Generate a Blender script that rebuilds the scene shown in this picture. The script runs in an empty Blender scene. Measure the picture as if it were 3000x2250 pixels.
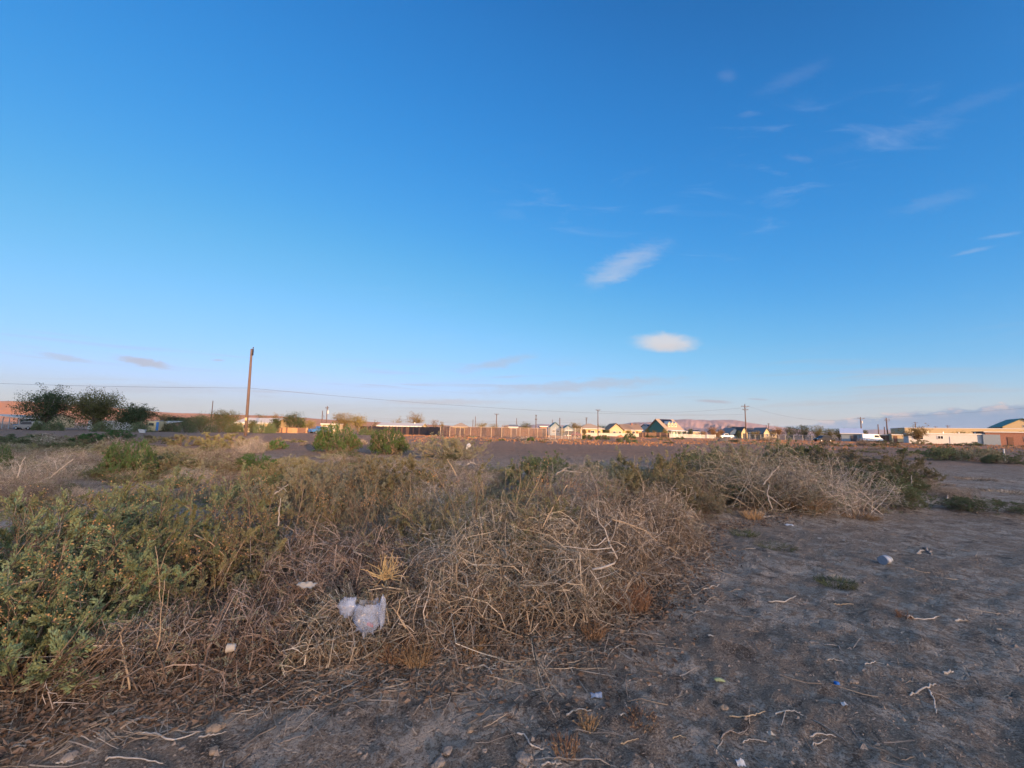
import bpy, math, random
import numpy as np
from mathutils import Matrix, Vector

# ------------------------------------------------------------------ camera, sky, sun, exposure
SC = bpy.context.scene
COL = SC.collection
FPX, EYE = 1200.0, 1.6                     # focal length in pixels of the 3000 px wide photograph, eye height
PITCH, ROLL = math.radians(6.44), math.radians(1.03)
SUN_AZ, SUN_EL = math.radians(150.0), math.radians(7.0)     # clockwise from the view direction (+Y)

cam_data = bpy.data.cameras.new('camera')
cam = bpy.data.objects.new('camera', cam_data)
COL.objects.link(cam)
cam_data.sensor_width = 36.0
cam_data.lens = 36.0 * FPX / 3000.0
cam_data.clip_start, cam_data.clip_end = 0.05, 60000.0
CAM_ROT = Matrix.Rotation(math.pi / 2 + PITCH, 3, 'X') @ Matrix.Rotation(ROLL, 3, 'Z')
cam.matrix_world = Matrix.Translation((0, 0, EYE)) @ CAM_ROT.to_4x4()
SC.camera = cam
SC.render.engine = 'CYCLES'
SC.cycles.use_denoising = True
SC.cycles.max_bounces = 4
SC.cycles.diffuse_bounces = 2
SC.cycles.glossy_bounces = 2
SC.cycles.transmission_bounces = 4
SC.cycles.transparent_max_bounces = 12
SC.cycles.volume_bounces = 0
SC.cycles.use_adaptive_sampling = True
SC.cycles.adaptive_threshold = 0.02
SC.cycles.caustics_reflective = SC.cycles.caustics_refractive = False
SC.view_settings.view_transform = 'Standard'
SC.view_settings.look = 'None'
SC.view_settings.gamma = 1.0
SC.view_settings.use_curve_mapping = False
SC.view_settings.exposure = 1.0

CR = np.array(CAM_ROT)
def ray(px, py):
    return CR @ np.array([(px - 1500) / FPX, -(py - 1125) / FPX, -1.0])
def P(px, py, D):
    d = ray(px, py)
    return np.array([0, 0, EYE]) + d * (D / d[1])
def G(px, py, z=0.0):
    d = ray(px, py)
    return np.array([0, 0, EYE]) + d * ((z - EYE) / d[2])
def X(px, D):
    return P(px, 1260.5 + (px - 1500) * 0.018, D)[0]

world = bpy.data.worlds.new('World')
SC.world = world
world.use_nodes = True
world.cycles.sampling_method = 'MANUAL'
world.cycles.sample_map_resolution = 512
WT = world.node_tree
class NT:
    """short hand for building node trees"""
    def __init__(self, tree): self.t = tree
    def n(self, typ, **kw):
        nd = self.t.nodes.new(typ)
        for k, v in kw.items(): setattr(nd, k, v)
        return nd
    def put(self, sock, v):
        if isinstance(v, bpy.types.NodeSocket): self.t.links.new(v, sock)
        else: sock.default_value = v
    def math(self, op, a, b=None, c=None, clamp=False):
        nd = self.n('ShaderNodeMath', operation=op); nd.use_clamp = clamp
        self.put(nd.inputs[0], a)
        if b is not None: self.put(nd.inputs[1], b)
        if c is not None: self.put(nd.inputs[2], c)
        return nd.outputs[0]
    def mix(self, f, a, b, blend='MIX'):
        nd = self.n('ShaderNodeMix', data_type='RGBA', blend_type=blend)
        self.put(nd.inputs[0], f); self.put(nd.inputs[6], rgba(a)); self.put(nd.inputs[7], rgba(b))
        return nd.outputs[2]
    def noise(self, vec, scale, detail=3, rough=0.55, dist=0.0, out=0):
        nd = self.n('ShaderNodeTexNoise')
        if vec is not None: self.put(nd.inputs['Vector'], vec)
        nd.inputs['Scale'].default_value = scale; nd.inputs['Detail'].default_value = detail
        nd.inputs['Roughness'].default_value = rough; nd.inputs['Distortion'].default_value = dist
        return nd.outputs[out]
    def rng(self, v, a, b, c=0.0, d=1.0, smooth=False):
        nd = self.n('ShaderNodeMapRange', interpolation_type='SMOOTHSTEP' if smooth else 'LINEAR')
        self.put(nd.inputs[0], v)
        for i, q in enumerate((a, b, c, d)): self.put(nd.inputs[1 + i], q)
        return nd.outputs[0]
    def ramp(self, f, stops):
        nd = self.n('ShaderNodeValToRGB'); r = nd.color_ramp
        while len(r.elements) < len(stops): r.elements.new(0.5)
        for e, (p, c) in zip(r.elements, stops): e.position = p; e.color = rgba(c)
        self.put(nd.inputs[0], f)
        return nd.outputs[0]
    def mapping(self, vec, loc=(0, 0, 0), rot=(0, 0, 0), scale=(1, 1, 1), kind='POINT'):
        nd = self.n('ShaderNodeMapping', vector_type=kind)
        self.put(nd.inputs[0], vec)
        nd.inputs[1].default_value = loc; nd.inputs[2].default_value = rot; nd.inputs[3].default_value = scale
        return nd.outputs[0]
def rgba(c):
    if isinstance(c, bpy.types.NodeSocket): return c
    return (c[0], c[1], c[2], 1.0) if len(c) == 3 else c

def build_sky():
    W = NT(WT)
    bg = WT.nodes['Background']
    sky = W.n('ShaderNodeTexSky', sky_type='NISHITA', sun_disc=False)
    sky.sun_elevation, sky.sun_rotation = SUN_EL, SUN_AZ
    sky.altitude, sky.air_density, sky.dust_density, sky.ozone_density = 1200, 1.0, 1.0, 4.0
    # overall grade of the sky (deep saturated blue as the camera recorded it)
    sc = W.mix(1.0, sky.outputs[0], (.25, .25, .25), 'MULTIPLY')
    cv = W.n('ShaderNodeRGBCurve'); WT.links.new(sc, cv.inputs[1])
    def curve(i, pts):
        c = cv.mapping.curves[i]
        while len(c.points) < len(pts): c.points.new(.5, .5)
        for p, (a, b) in zip(c.points, pts): p.location = (a / 4, b / 4); p.handle_type = 'AUTO'
    curve(0, [(0, 0), (.13, .035), (.2, .075), (.36, .22), (.59, .56), (.95, 1.05), (1.8, 1.85), (4, 2.6)])
    curve(1, [(0, 0), (.45, .44), (.63, .72), (1.1, 1.24), (1.7, 1.76), (2.4, 2.15), (4, 2.6)])
    curve(2, [(0, 0), (1.1, 1.35), (1.53, 2.05), (2.3, 2.65), (3.4, 3.0), (4, 3.3)])
    cv.mapping.update()
    col = W.mix(1.0, cv.outputs[0], (4, 4, 4), 'MULTIPLY')
    tc = W.n('ShaderNodeTexCoord')
    sep = W.n('ShaderNodeSeparateXYZ'); WT.links.new(tc.outputs['Generated'], sep.inputs[0])
    x, y, z = sep.outputs
    ysafe = W.math('MAXIMUM', y, 0.05)
    front = W.rng(y, 0.05, 0.2)
    cb = W.n('ShaderNodeCombineXYZ')
    W.put(cb.inputs[0], W.math('DIVIDE', x, ysafe)); W.put(cb.inputs[1], W.math('DIVIDE', z, ysafe))
    uv = cb.outputs[0]
    # horizon air: pale, slightly mauve, all round
    warm = W.rng(z, 0.0, 0.145, 1, 0, True)
    hcol = W.mix(W.rng(z, 0.0, 0.10, 0, 1, True), (1.86, 1.76, 1.68), (1.84, 1.98, 1.95))
    col = W.mix(W.math('MULTIPLY', W.math('POWER', warm, 1.25), .88), col, hcol)
    # thin mauve stratus streaks just above the horizon, all round
    sv = W.mapping(tc.outputs['Generated'], scale=(2.2, 2.2, 34))
    st = W.rng(W.noise(sv, 1.6, 3, .55, .6), .5, .78, 0, 1, True)
    st = W.math('MULTIPLY', st, W.math('MULTIPLY', W.rng(z, .015, .05, 0, 1, True), W.rng(z, .09, .2, 1, 0, True)))
    col = W.mix(W.math('MULTIPLY', st, .5), col, (1.75, 1.62, 1.66))
    # very faint cirrus over the whole dome
    zs = W.math('MAXIMUM', z, .08)
    cc = W.n('ShaderNodeCombineXYZ'); W.put(cc.inputs[0], W.math('DIVIDE', x, zs)); W.put(cc.inputs[1], W.math('DIVIDE', y, zs))
    cm = W.mapping(cc.outputs[0], rot=(0, 0, .5), scale=(1.6, 4.2, 1))
    big = W.rng(W.noise(W.mapping(cc.outputs[0], loc=(3.1, 1.2, 0)), .55, 2), .52, .68, 0, 1, True)
    ci = W.rng(W.noise(cm, 1.7, 5, .62, .8), .5, .82, 0, 1, True)
    ci = W.math('MULTIPLY', W.math('MULTIPLY', ci, big), W.rng(z, .12, .3))
    col = W.mix(W.math('MULTIPLY', ci, .22), col, (2.0, 2.35, 3.0))
    nz = W.n('ShaderNodeVectorMath', operation='SUBTRACT')
    WT.links.new(W.noise(W.mapping(uv, scale=(9, 26, 1)), 2.6, 6, .68, .5, out=1), nz.inputs[0]); nz.inputs[1].default_value = (.5, .5, .5)
    def cloud(px, py, hw, hh, ang, strength, colour, rag=1.1, hard=.35):
        nonlocal col
        d = ray(px, py); u0, v0 = d[0] / d[1], d[2] / d[1]
        A = abs(ray(px + hw, py)[0] / ray(px + hw, py)[1] - u0); B = A * hh / hw
        m = W.mapping(uv, loc=(u0, v0, 0), rot=(0, 0, math.radians(ang)), scale=(A, B, 1), kind='TEXTURE')
        ad = W.n('ShaderNodeVectorMath', operation='MULTIPLY_ADD')
        WT.links.new(nz.outputs[0], ad.inputs[0]); ad.inputs[1].default_value = (rag, rag * 1.6, 0); WT.links.new(m, ad.inputs[2])
        ln = W.n('ShaderNodeVectorMath', operation='LENGTH'); WT.links.new(ad.outputs[0], ln.inputs[0])
        mk = W.rng(ln.outputs['Value'], 1.0, hard, 0, strength, True)
        col = W.mix(W.math('MULTIPLY', mk, front), col, colour)
    WH, PK, GR = (2.45, 2.35, 2.4), (2.35, 2.1, 2.05), (1.72, 1.68, 1.85)
    cloud(1950, 1003, 122, 36, 0, .85, WH, .55, .25)
    cloud(1960, 1018, 95, 20, 0, .5, PK, .6, .1)
    cloud(1835, 772, 175, 52, 27, 0.360, WH, .8, .0)
    cloud(1785, 815, 100, 26, 10, .26, WH, .8, .0)
    cloud(425, 1062, 120, 17, -9, .75, GR, .9, .3)
    cloud(180, 1045, 110, 13, -8, .45, GR, 1.0, .2)
    cloud(638, 1055, 30, 5, -2, .55, GR, .6, .2)
    cloud(1450, 1065, 160, 22, 12, .45, GR, 1.2, .1)
    cloud(1700, 1130, 420, 26, 5, .55, GR, 1.1, .1)
    cloud(2090, 1176, 75, 7, -2, .75, (1.55, 1.5, 1.7), .6, .2)
    cloud(2220, 1170, 45, 4, -2, .6, (1.5, 1.5, 1.75), .6, .2)
    cloud(1300, 1178, 280, 12, 1, .45, (1.95, 1.7, 1.62), .9, .1)
    cloud(350, 1140, 420, 22, 1, .35, (1.7, 1.6, 1.7), .9, .1)
    cloud(2130, 222, 40, 30, 10, 0.075, WH, .7, .0)
    cloud(2330, 225, 170, 34, 27, 0.051, WH, 1.0, .0)
    cloud(2190, 335, 50, 14, 8, 0.065, WH, 1.3, .1)
    cloud(2340, 465, 60, 16, -8, 0.069, WH, 1.3, .1)
    cloud(2740, 590, 170, 30, 17, 0.069, WH, 1.4, .1)
    cloud(2850, 735, 90, 9, 14, 0.158, WH, 1.0, .1)
    cloud(2930, 690, 90, 9, 10, 0.140, WH, 1.0, .1)
    cloud(2600, 400, 300, 26, 16, 0.025, WH, 1.2, .0)
    cloud(2850, 300, 260, 30, 22, 0.042, WH, 1.2, .0)
    # cloud bank low over the horizon on the side away from the hills, going on round to the back
    az = W.math('ARCTAN2', x, y)
    el = W.math('DIVIDE', z, W.math('SQRT', W.math('ADD', W.math('MULTIPLY', x, x), W.math('MULTIPLY', y, y))))
    top = W.rng(az, math.radians(27), math.radians(52), .014, .056, True)
    bn = W.n('ShaderNodeCombineXYZ'); W.put(bn.inputs[0], W.math('MULTIPLY', az, 15)); W.put(bn.inputs[1], W.math('MULTIPLY', el, 34))
    bnz = W.noise(bn.outputs[0], 1.7, 6, .6)
    top = W.math('ADD', top, W.math('MULTIPLY', W.math('SUBTRACT', bnz, .5), .044))
    over = W.math('MULTIPLY', W.rng(az, math.radians(16), math.radians(32), 0, 1, True), W.rng(az, math.radians(110), math.radians(150), 1, 0, True))
    depth = W.math('SUBTRACT', top, el)
    bank = W.math('MULTIPLY', W.rng(depth, -.001, .007, 0, .95, True), over)
    lit = W.math('MULTIPLY', W.rng(depth, .002, .024, 1, 0, True), W.rng(bnz, .46, .62, 0, 1, True))
    low = W.mix(W.rng(depth, .0, .05, 0, 1, True), (.92, 1.28, 1.82), (.62, .98, 1.62))
    col = W.mix(bank, col, W.mix(lit, low, (2.5, 2.0, 1.85)))
    # broad glow added to the sky round the low sun, unseen, brightening the foreground
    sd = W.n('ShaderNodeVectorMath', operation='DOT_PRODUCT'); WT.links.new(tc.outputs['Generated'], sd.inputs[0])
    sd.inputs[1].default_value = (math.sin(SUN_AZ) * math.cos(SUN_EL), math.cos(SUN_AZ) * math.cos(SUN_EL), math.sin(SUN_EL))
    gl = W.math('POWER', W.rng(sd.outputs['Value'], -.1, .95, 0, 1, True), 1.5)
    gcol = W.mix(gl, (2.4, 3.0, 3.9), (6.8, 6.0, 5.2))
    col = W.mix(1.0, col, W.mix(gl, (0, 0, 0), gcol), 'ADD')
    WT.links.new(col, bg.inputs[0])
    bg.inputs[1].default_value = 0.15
build_sky()

sun_data = bpy.data.lights.new('sun', 'SUN')
sun_data.energy, sun_data.angle, sun_data.color = 5.0, math.radians(0.53), (1.0, .57, .27)
sun = bpy.data.objects.new('sun', sun_data)
COL.objects.link(sun)
SDIR = Vector((math.sin(SUN_AZ) * math.cos(SUN_EL), math.cos(SUN_AZ) * math.cos(SUN_EL), math.sin(SUN_EL)))
sun.rotation_euler = SDIR.to_track_quat('Z', 'Y').to_euler()
sun.location = (60, -60, 40)

# ------------------------------------------------------------------ helpers
def tag(o, label=None, cat=None, group=None, kind=None):
    if label: o['label'] = label
    if cat: o['category'] = cat
    if group: o['group'] = group
    if kind: o['kind'] = kind
    return o
def empty(name, loc, label, cat, group=None, rz=0.0):
    o = bpy.data.objects.new(name, None)
    o.location = [float(v) for v in loc]; o.rotation_euler = (0, 0, rz); o.empty_display_size = .1
    COL.objects.link(o)
    return tag(o, label, cat, group)
def link(name, me, parent=None, loc=None):
    o = bpy.data.objects.new(name, me)
    if parent: o.parent = parent
    if loc is not None: o.location = [float(v) for v in loc]
    COL.objects.link(o)
    return o
def npmesh(name, V, Q, mat, smooth=False):
    """mesh from arrays: V (n,3), Q (m,3 or 4)"""
    V = np.ascontiguousarray(V, dtype=np.float32); Q = np.ascontiguousarray(Q, dtype=np.int32)
    k = Q.shape[1]
    me = bpy.data.meshes.new(name)
    me.vertices.add(len(V)); me.vertices.foreach_set('co', V.ravel())
    me.loops.add(Q.size); me.loops.foreach_set('vertex_index', Q.ravel())
    me.polygons.add(len(Q)); me.polygons.foreach_set('loop_start', np.arange(0, Q.size, k, dtype=np.int32))
    me.polygons.foreach_set('use_smooth', np.full(len(Q), smooth, dtype=bool))
    me.update(calc_edges=True)
    if mat: me.materials.append(mat)
    return me
def cat_arrays(parts):
    Vs, Qs, n = [], [], 0
    for V, Q in parts:
        Vs.append(V); Qs.append(Q + n); n += len(V)
    return np.concatenate(Vs), np.concatenate(Qs)
def tubes(Pt, Rd, sides=3):
    """N poly-lines of K points -> tubes"""
    N, K, _ = Pt.shape
    T = np.gradient(Pt, axis=1); T /= np.linalg.norm(T, axis=2, keepdims=True) + 1e-9
    ref = np.where(np.abs(T[..., 2:3]) > .85, np.array([1., 0, 0]), np.array([0, 0, 1.]))
    A = np.cross(T, ref); A /= np.linalg.norm(A, axis=2, keepdims=True) + 1e-9
    B = np.cross(T, A)
    an = np.arange(sides) * 2 * np.pi / sides
    V = Pt[:, :, None] + Rd[:, :, None, None] * (np.cos(an)[None, None, :, None] * A[:, :, None] + np.sin(an)[None, None, :, None] * B[:, :, None])
    idx = np.arange(N * K * sides).reshape(N, K, sides)
    a, b = idx[:, :-1], idx[:, 1:]
    Q = np.stack([a, np.roll(a, -1, 2), np.roll(b, -1, 2), b], -1).reshape(-1, 4)
    return V.reshape(-1, 3), Q
def leaf_quads(pos, d, ln, wd, rg):
    """diamond leaves: base, side, tip, side, slightly folded"""
    N = len(pos)
    d = d / (np.linalg.norm(d, axis=1, keepdims=True) + 1e-9)
    r = rg.normal(size=(N, 3)); s = np.cross(d, r); s /= np.linalg.norm(s, axis=1, keepdims=True) + 1e-9
    up = np.cross(s, d)
    ln = np.broadcast_to(ln, (N,))[:, None]; wd = np.broadcast_to(wd, (N,))[:, None]
    mid = pos + d * ln * .5 + up * wd * .25
    V = np.stack([pos, mid + s * wd * .5, pos + d * ln, mid - s * wd * .5], 1).reshape(-1, 3)
    return V, np.arange(4 * N).reshape(N, 4)
class MB:
    """collects boxes, prisms and tubes; build() links them as one mesh object"""
    def __init__(self): self.v, self.f = [], []
    def add(self, vs, fs):
        n = len(self.v); self.v += [tuple(map(float, q)) for q in vs]; self.f += [tuple(i + n for i in q) for q in fs]; return self
    def box(self, c, s, rot=None):
        hx, hy, hz = s[0] / 2, s[1] / 2, s[2] / 2
        vs = [Vector((sx * hx, sy * hy, sz * hz)) for sz in (-1, 1) for sx, sy in ((-1, -1), (1, -1), (1, 1), (-1, 1))]
        if rot is not None: vs = [rot @ q for q in vs]
        vs = [q + Vector(c) for q in vs]
        return self.add(vs, [(0, 3, 2, 1), (4, 5, 6, 7), (0, 1, 5, 4), (1, 2, 6, 5), (2, 3, 7, 6), (3, 0, 4, 7)])
    def prism(self, pts, y0, y1, axis='y'):
        """polygon pts [(a,b)] in the plane across AXIS, extruded y0..y1"""
        n = len(pts)
        mk = {'y': lambda a, b, t: (a, t, b), 'x': lambda a, b, t: (t, a, b), 'z': lambda a, b, t: (a, b, t)}[axis]
        vs = [mk(a, b, y0) for a, b in pts] + [mk(a, b, y1) for a, b in pts]
        return self.add(vs, [tuple(range(n)), tuple(range(2 * n - 1, n - 1, -1))] + [(i, i + n, (i + 1) % n + n, (i + 1) % n) for i in range(n)])
    def tube(self, pts, rad, sides=6):
        pts = np.array(pts, float)[None]; rad = np.broadcast_to(np.array(rad, float), (pts.shape[1],))[None]
        V, Q = tubes(pts, rad, sides)
        self.add(V, [tuple(int(i) for i in q) for q in Q])
        n0 = len(self.v) - len(V); m = pts.shape[1]
        self.f.append(tuple(range(n0 + sides - 1, n0 - 1, -1))); self.f.append(tuple(range(n0 + (m - 1) * sides, n0 + m * sides)))
        return self
    def build(self, name, mat, parent=None, loc=None, smooth=False, bevel=0.0):
        me = bpy.data.meshes.new(name); me.from_pydata(self.v, [], self.f)
        import bmesh
        bm = bmesh.new(); bm.from_mesh(me)
        bmesh.ops.recalc_face_normals(bm, faces=bm.faces)
        if bevel: bmesh.ops.bevel(bm, geom=bm.edges[:], offset=bevel, segments=2, affect='EDGES', profile=.6)
        bm.to_mesh(me); bm.free()
        if smooth: me.polygons.foreach_set('use_smooth', [True] * len(me.polygons))
        me.materials.append(mat)
        return link(name, me, parent, loc)

def vnoise(x, y, seed=0):
    """smooth value noise on arrays"""
    xi, yi = np.floor(x).astype(np.int64), np.floor(y).astype(np.int64)
    fx, fy = x - xi, y - yi
    fx = fx * fx * (3 - 2 * fx); fy = fy * fy * (3 - 2 * fy)
    def h(a, b):
        n = (a * 374761393 + b * 668265263 + seed * 974634721) & 0x7fffffff
        n = ((n ^ (n >> 13)) * 1274126177) & 0x7fffffff
        return ((n ^ (n >> 16)) & 0xffff) / 65535.0
    return (h(xi, yi) * (1 - fx) + h(xi + 1, yi) * fx) * (1 - fy) + (h(xi, yi + 1) * (1 - fx) + h(xi + 1, yi + 1) * fx) * fy
def fbm(x, y, seed=0, oct=4, gain=.5):
    s, a, t = 0.0, 1.0, 0.0
    for i in range(oct):
        s = s + a * vnoise(x * 2 ** i, y * 2 ** i, seed + i * 17); t += a; a *= gain
    return s / t - .5
MOUNDS = []                                  # (x, y, radius, height) soil heaped under the shrubs
def ground_z(x, y):
    x, y = np.asarray(x, float), np.asarray(y, float)
    r = np.hypot(x, y)
    z = .10 * fbm(x / 3.2, y / 3.2, 3, 3) * np.clip(r / 3, 0, 1)
    z = z + .35 * fbm(x / 40, y / 40, 9, 2) * np.clip((r - 15) / 40, 0, 1) * np.clip((400 - r) / 200, 0, 1)
    for mx, my, mr, mh in MOUNDS:
        z = z + mh * np.exp(-((x - mx) ** 2 + (y - my) ** 2) / (mr * mr))
    return z
def on_ground(px, py):
    """ground point under a pixel of the photograph, following the relief"""
    z = 0.0
    for _ in range(5):
        g = G(px, py, z); z = float(ground_z(g[0], g[1]))
    return np.array([g[0], g[1], z])

# ------------------------------------------------------------------ materials
def material(name):
    m = bpy.data.materials.new(name); m.use_nodes = True
    return m, NT(m.node_tree), m.node_tree.nodes['Principled BSDF']
def plain(name, c, rough=.8, var=.18, scale=3.0, metal=0.0, spec=.3, bump=0.0, bscale=20):
    """one colour with grain and weathering"""
    m, t, b = material(name)
    tc = t.n('ShaderNodeTexCoord')
    n1 = t.noise(tc.outputs['Object'], scale, 5, .6); n2 = t.noise(tc.outputs['Object'], scale * 9, 3, .6)
    f = t.math('ADD', t.math('MULTIPLY', n1, .7), t.math('MULTIPLY', n2, .3))
    lo = tuple(v * (1 - var) for v in c); hi = tuple(min(1, v * (1 + var)) for v in c)
    t.put(b.inputs['Base Color'], t.mix(t.rng(f, .3, .7), lo, hi))
    b.inputs['Roughness'].default_value = rough; b.inputs['Metallic'].default_value = metal
    b.inputs['Specular IOR Level'].default_value = spec
    if bump:
        bp = t.n('ShaderNodeBump'); bp.inputs['Strength'].default_value = bump; bp.inputs['Distance'].default_value = .02
        t.put(bp.inputs['Height'], t.noise(tc.outputs['Object'], bscale, 4, .6)); t.put(b.inputs['Normal'], bp.outputs[0])
    return m
def foliage(name, stops, trans=.25, vary=.25):
    """leaf-by-leaf and plant-by-plant colour"""
    m, t, b = material(name)
    m.node_tree.nodes.remove(b)
    out = m.node_tree.nodes['Material Output']
    ge = t.n('ShaderNodeNewGeometry'); oi = t.n('ShaderNodeObjectInfo'); tc = t.n('ShaderNodeTexCoord')
    c = t.ramp(ge.outputs['Random Per Island'], [(i / (len(stops) - 1), s) for i, s in enumerate(stops)])
    big = t.noise(tc.outputs['Object'], 2.2, 2)
    c = t.mix(t.math('MULTIPLY', t.rng(big, .42, .62), .45), c, stops[-1])
    hs = t.n('ShaderNodeHueSaturation')
    t.put(hs.inputs['Hue'], t.rng(oi.outputs['Random'], 0, 1, .5 - .02 * vary / .25, .5 + .02 * vary / .25))
    t.put(hs.inputs['Value'], t.rng(oi.outputs['Random'], 0, 1, 1 - vary, 1 + vary)); t.put(hs.inputs['Color'], c)
    d = t.n('ShaderNodeBsdfDiffuse'); tr = t.n('ShaderNodeBsdfTranslucent'); mx = t.n('ShaderNodeMixShader')
    t.put(d.inputs[0], hs.outputs[0]); t.put(tr.inputs[0], hs.outputs[0]); mx.inputs[0].default_value = trans
    m.node_tree.links.new(d.outputs[0], mx.inputs[1]); m.node_tree.links.new(tr.outputs[0], mx.inputs[2])
    m.node_tree.links.new(mx.outputs[0], out.inputs[0])
    return m
def twigmat(name, stops, vary=.2):
    return foliage(name, stops, 0.0, vary)
M = {}
M['leaf_salt'] = foliage('saltbush_leaf', [(.15, .20, .105), (.23, .29, .165), (.18, .245, .14), (.29, .32, .16), (.24, .22, .10)])
M['leaf_olive'] = foliage('olive_leaf', [(.195, .19, .10), (.27, .255, .135), (.225, .21, .115), (.30, .245, .13), (.18, .19, .11)])
M['leaf_grey'] = foliage('grey_leaf', [(.21, .215, .14), (.28, .265, .17), (.20, .22, .155), (.33, .25, .15), (.25, .245, .18)])
M['leaf_green'] = foliage('greasewood_leaf', [(.06, .12, .045), (.085, .155, .055), (.07, .135, .055), (.115, .155, .065)], vary=.15)
M['leaf_dark'] = foliage('dark_leaf', [(.085, .13, .065), (.135, .17, .085), (.11, .15, .085), (.18, .18, .095)])
M['seed'] = foliage('seed_head', [(.50, .27, .12), (.44, .22, .11), (.55, .36, .19)], vary=.1)
M['twig_tan'] = twigmat('dry_twig', [(.07, .052, .04), (.13, .097, .075), (.24, .185, .14), (.38, .305, .24), (.58, .49, .405), (.30, .225, .17), (.10, .073, .056)])
M['twig_grey'] = twigmat('grey_twig', [(.11, .088, .075), (.17, .138, .118), (.34, .275, .24), (.50, .425, .37), (.64, .56, .495), (.40, .33, .285), (.13, .105, .09)])
M['twig_dark'] = twigmat('dark_twig', [(.07, .05, .038), (.14, .10, .075), (.10, .07, .055), (.22, .165, .125)])
M['twig_mid'] = twigmat('shrub_wood', [(.08, .056, .042), (.15, .105, .08), (.26, .19, .135), (.38, .29, .205), (.12, .085, .062)])
M['twig_gold'] = twigmat('straw', [(.38, .245, .12), (.46, .32, .18), (.28, .175, .09)])
M['twig_rust'] = twigmat('rust_weed', [(.17, .10, .065), (.24, .145, .09), (.12, .07, .045), (.32, .215, .13)])
M['litter'] = twigmat('twig_litter', [(.10, .08, .07), (.20, .16, .135), (.14, .11, .095), (.30, .25, .21), (.09, .07, .06), (.38, .32, .27)])
M['weed_red'] = twigmat('reddish_weed', [(.42, .19, .08), (.54, .28, .12), (.34, .15, .065), (.48, .31, .13)])
M['stick'] = plain('bleached_stick', (.40, .355, .31), .85, .3, 14, bump=.5, bscale=90)
M['stick_tan'] = plain('tan_stick', (.42, .31, .20), .85, .3, 14, bump=.5, bscale=90)
M['stick_dark'] = plain('grey_stick', (.26, .22, .19), .9, .3, 14, bump=.5, bscale=90)
M['bark'] = plain('bark', (.16, .12, .09), .95, .35, 2.5, bump=.6, bscale=8)
M['stone'] = plain('stone', (.24, .18, .13), .9, .3, 18, bump=.6, bscale=60)
M['clod'] = plain('soil_clod', (.25, .205, .17), .95, .25, 20, bump=.8, bscale=60)
M['tleaf_gold'] = foliage('autumn_leaf', [(.30, .21, .07), (.38, .27, .10), (.24, .18, .07), (.20, .17, .07)], vary=.15)
M['tleaf_green'] = foliage('tree_leaf', [(.10, .12, .045), (.14, .15, .06), (.18, .16, .06), (.085, .11, .055)], vary=.18)
M['tleaf_dark'] = foliage('dark_tree_leaf', [(.045, .075, .04), (.07, .10, .05), (.10, .115, .05), (.04, .062, .04)], vary=.15)
M['tleaf_rust'] = foliage('rust_leaf', [(.34, .19, .08), (.40, .22, .09), (.26, .16, .08)], vary=.1)
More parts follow.
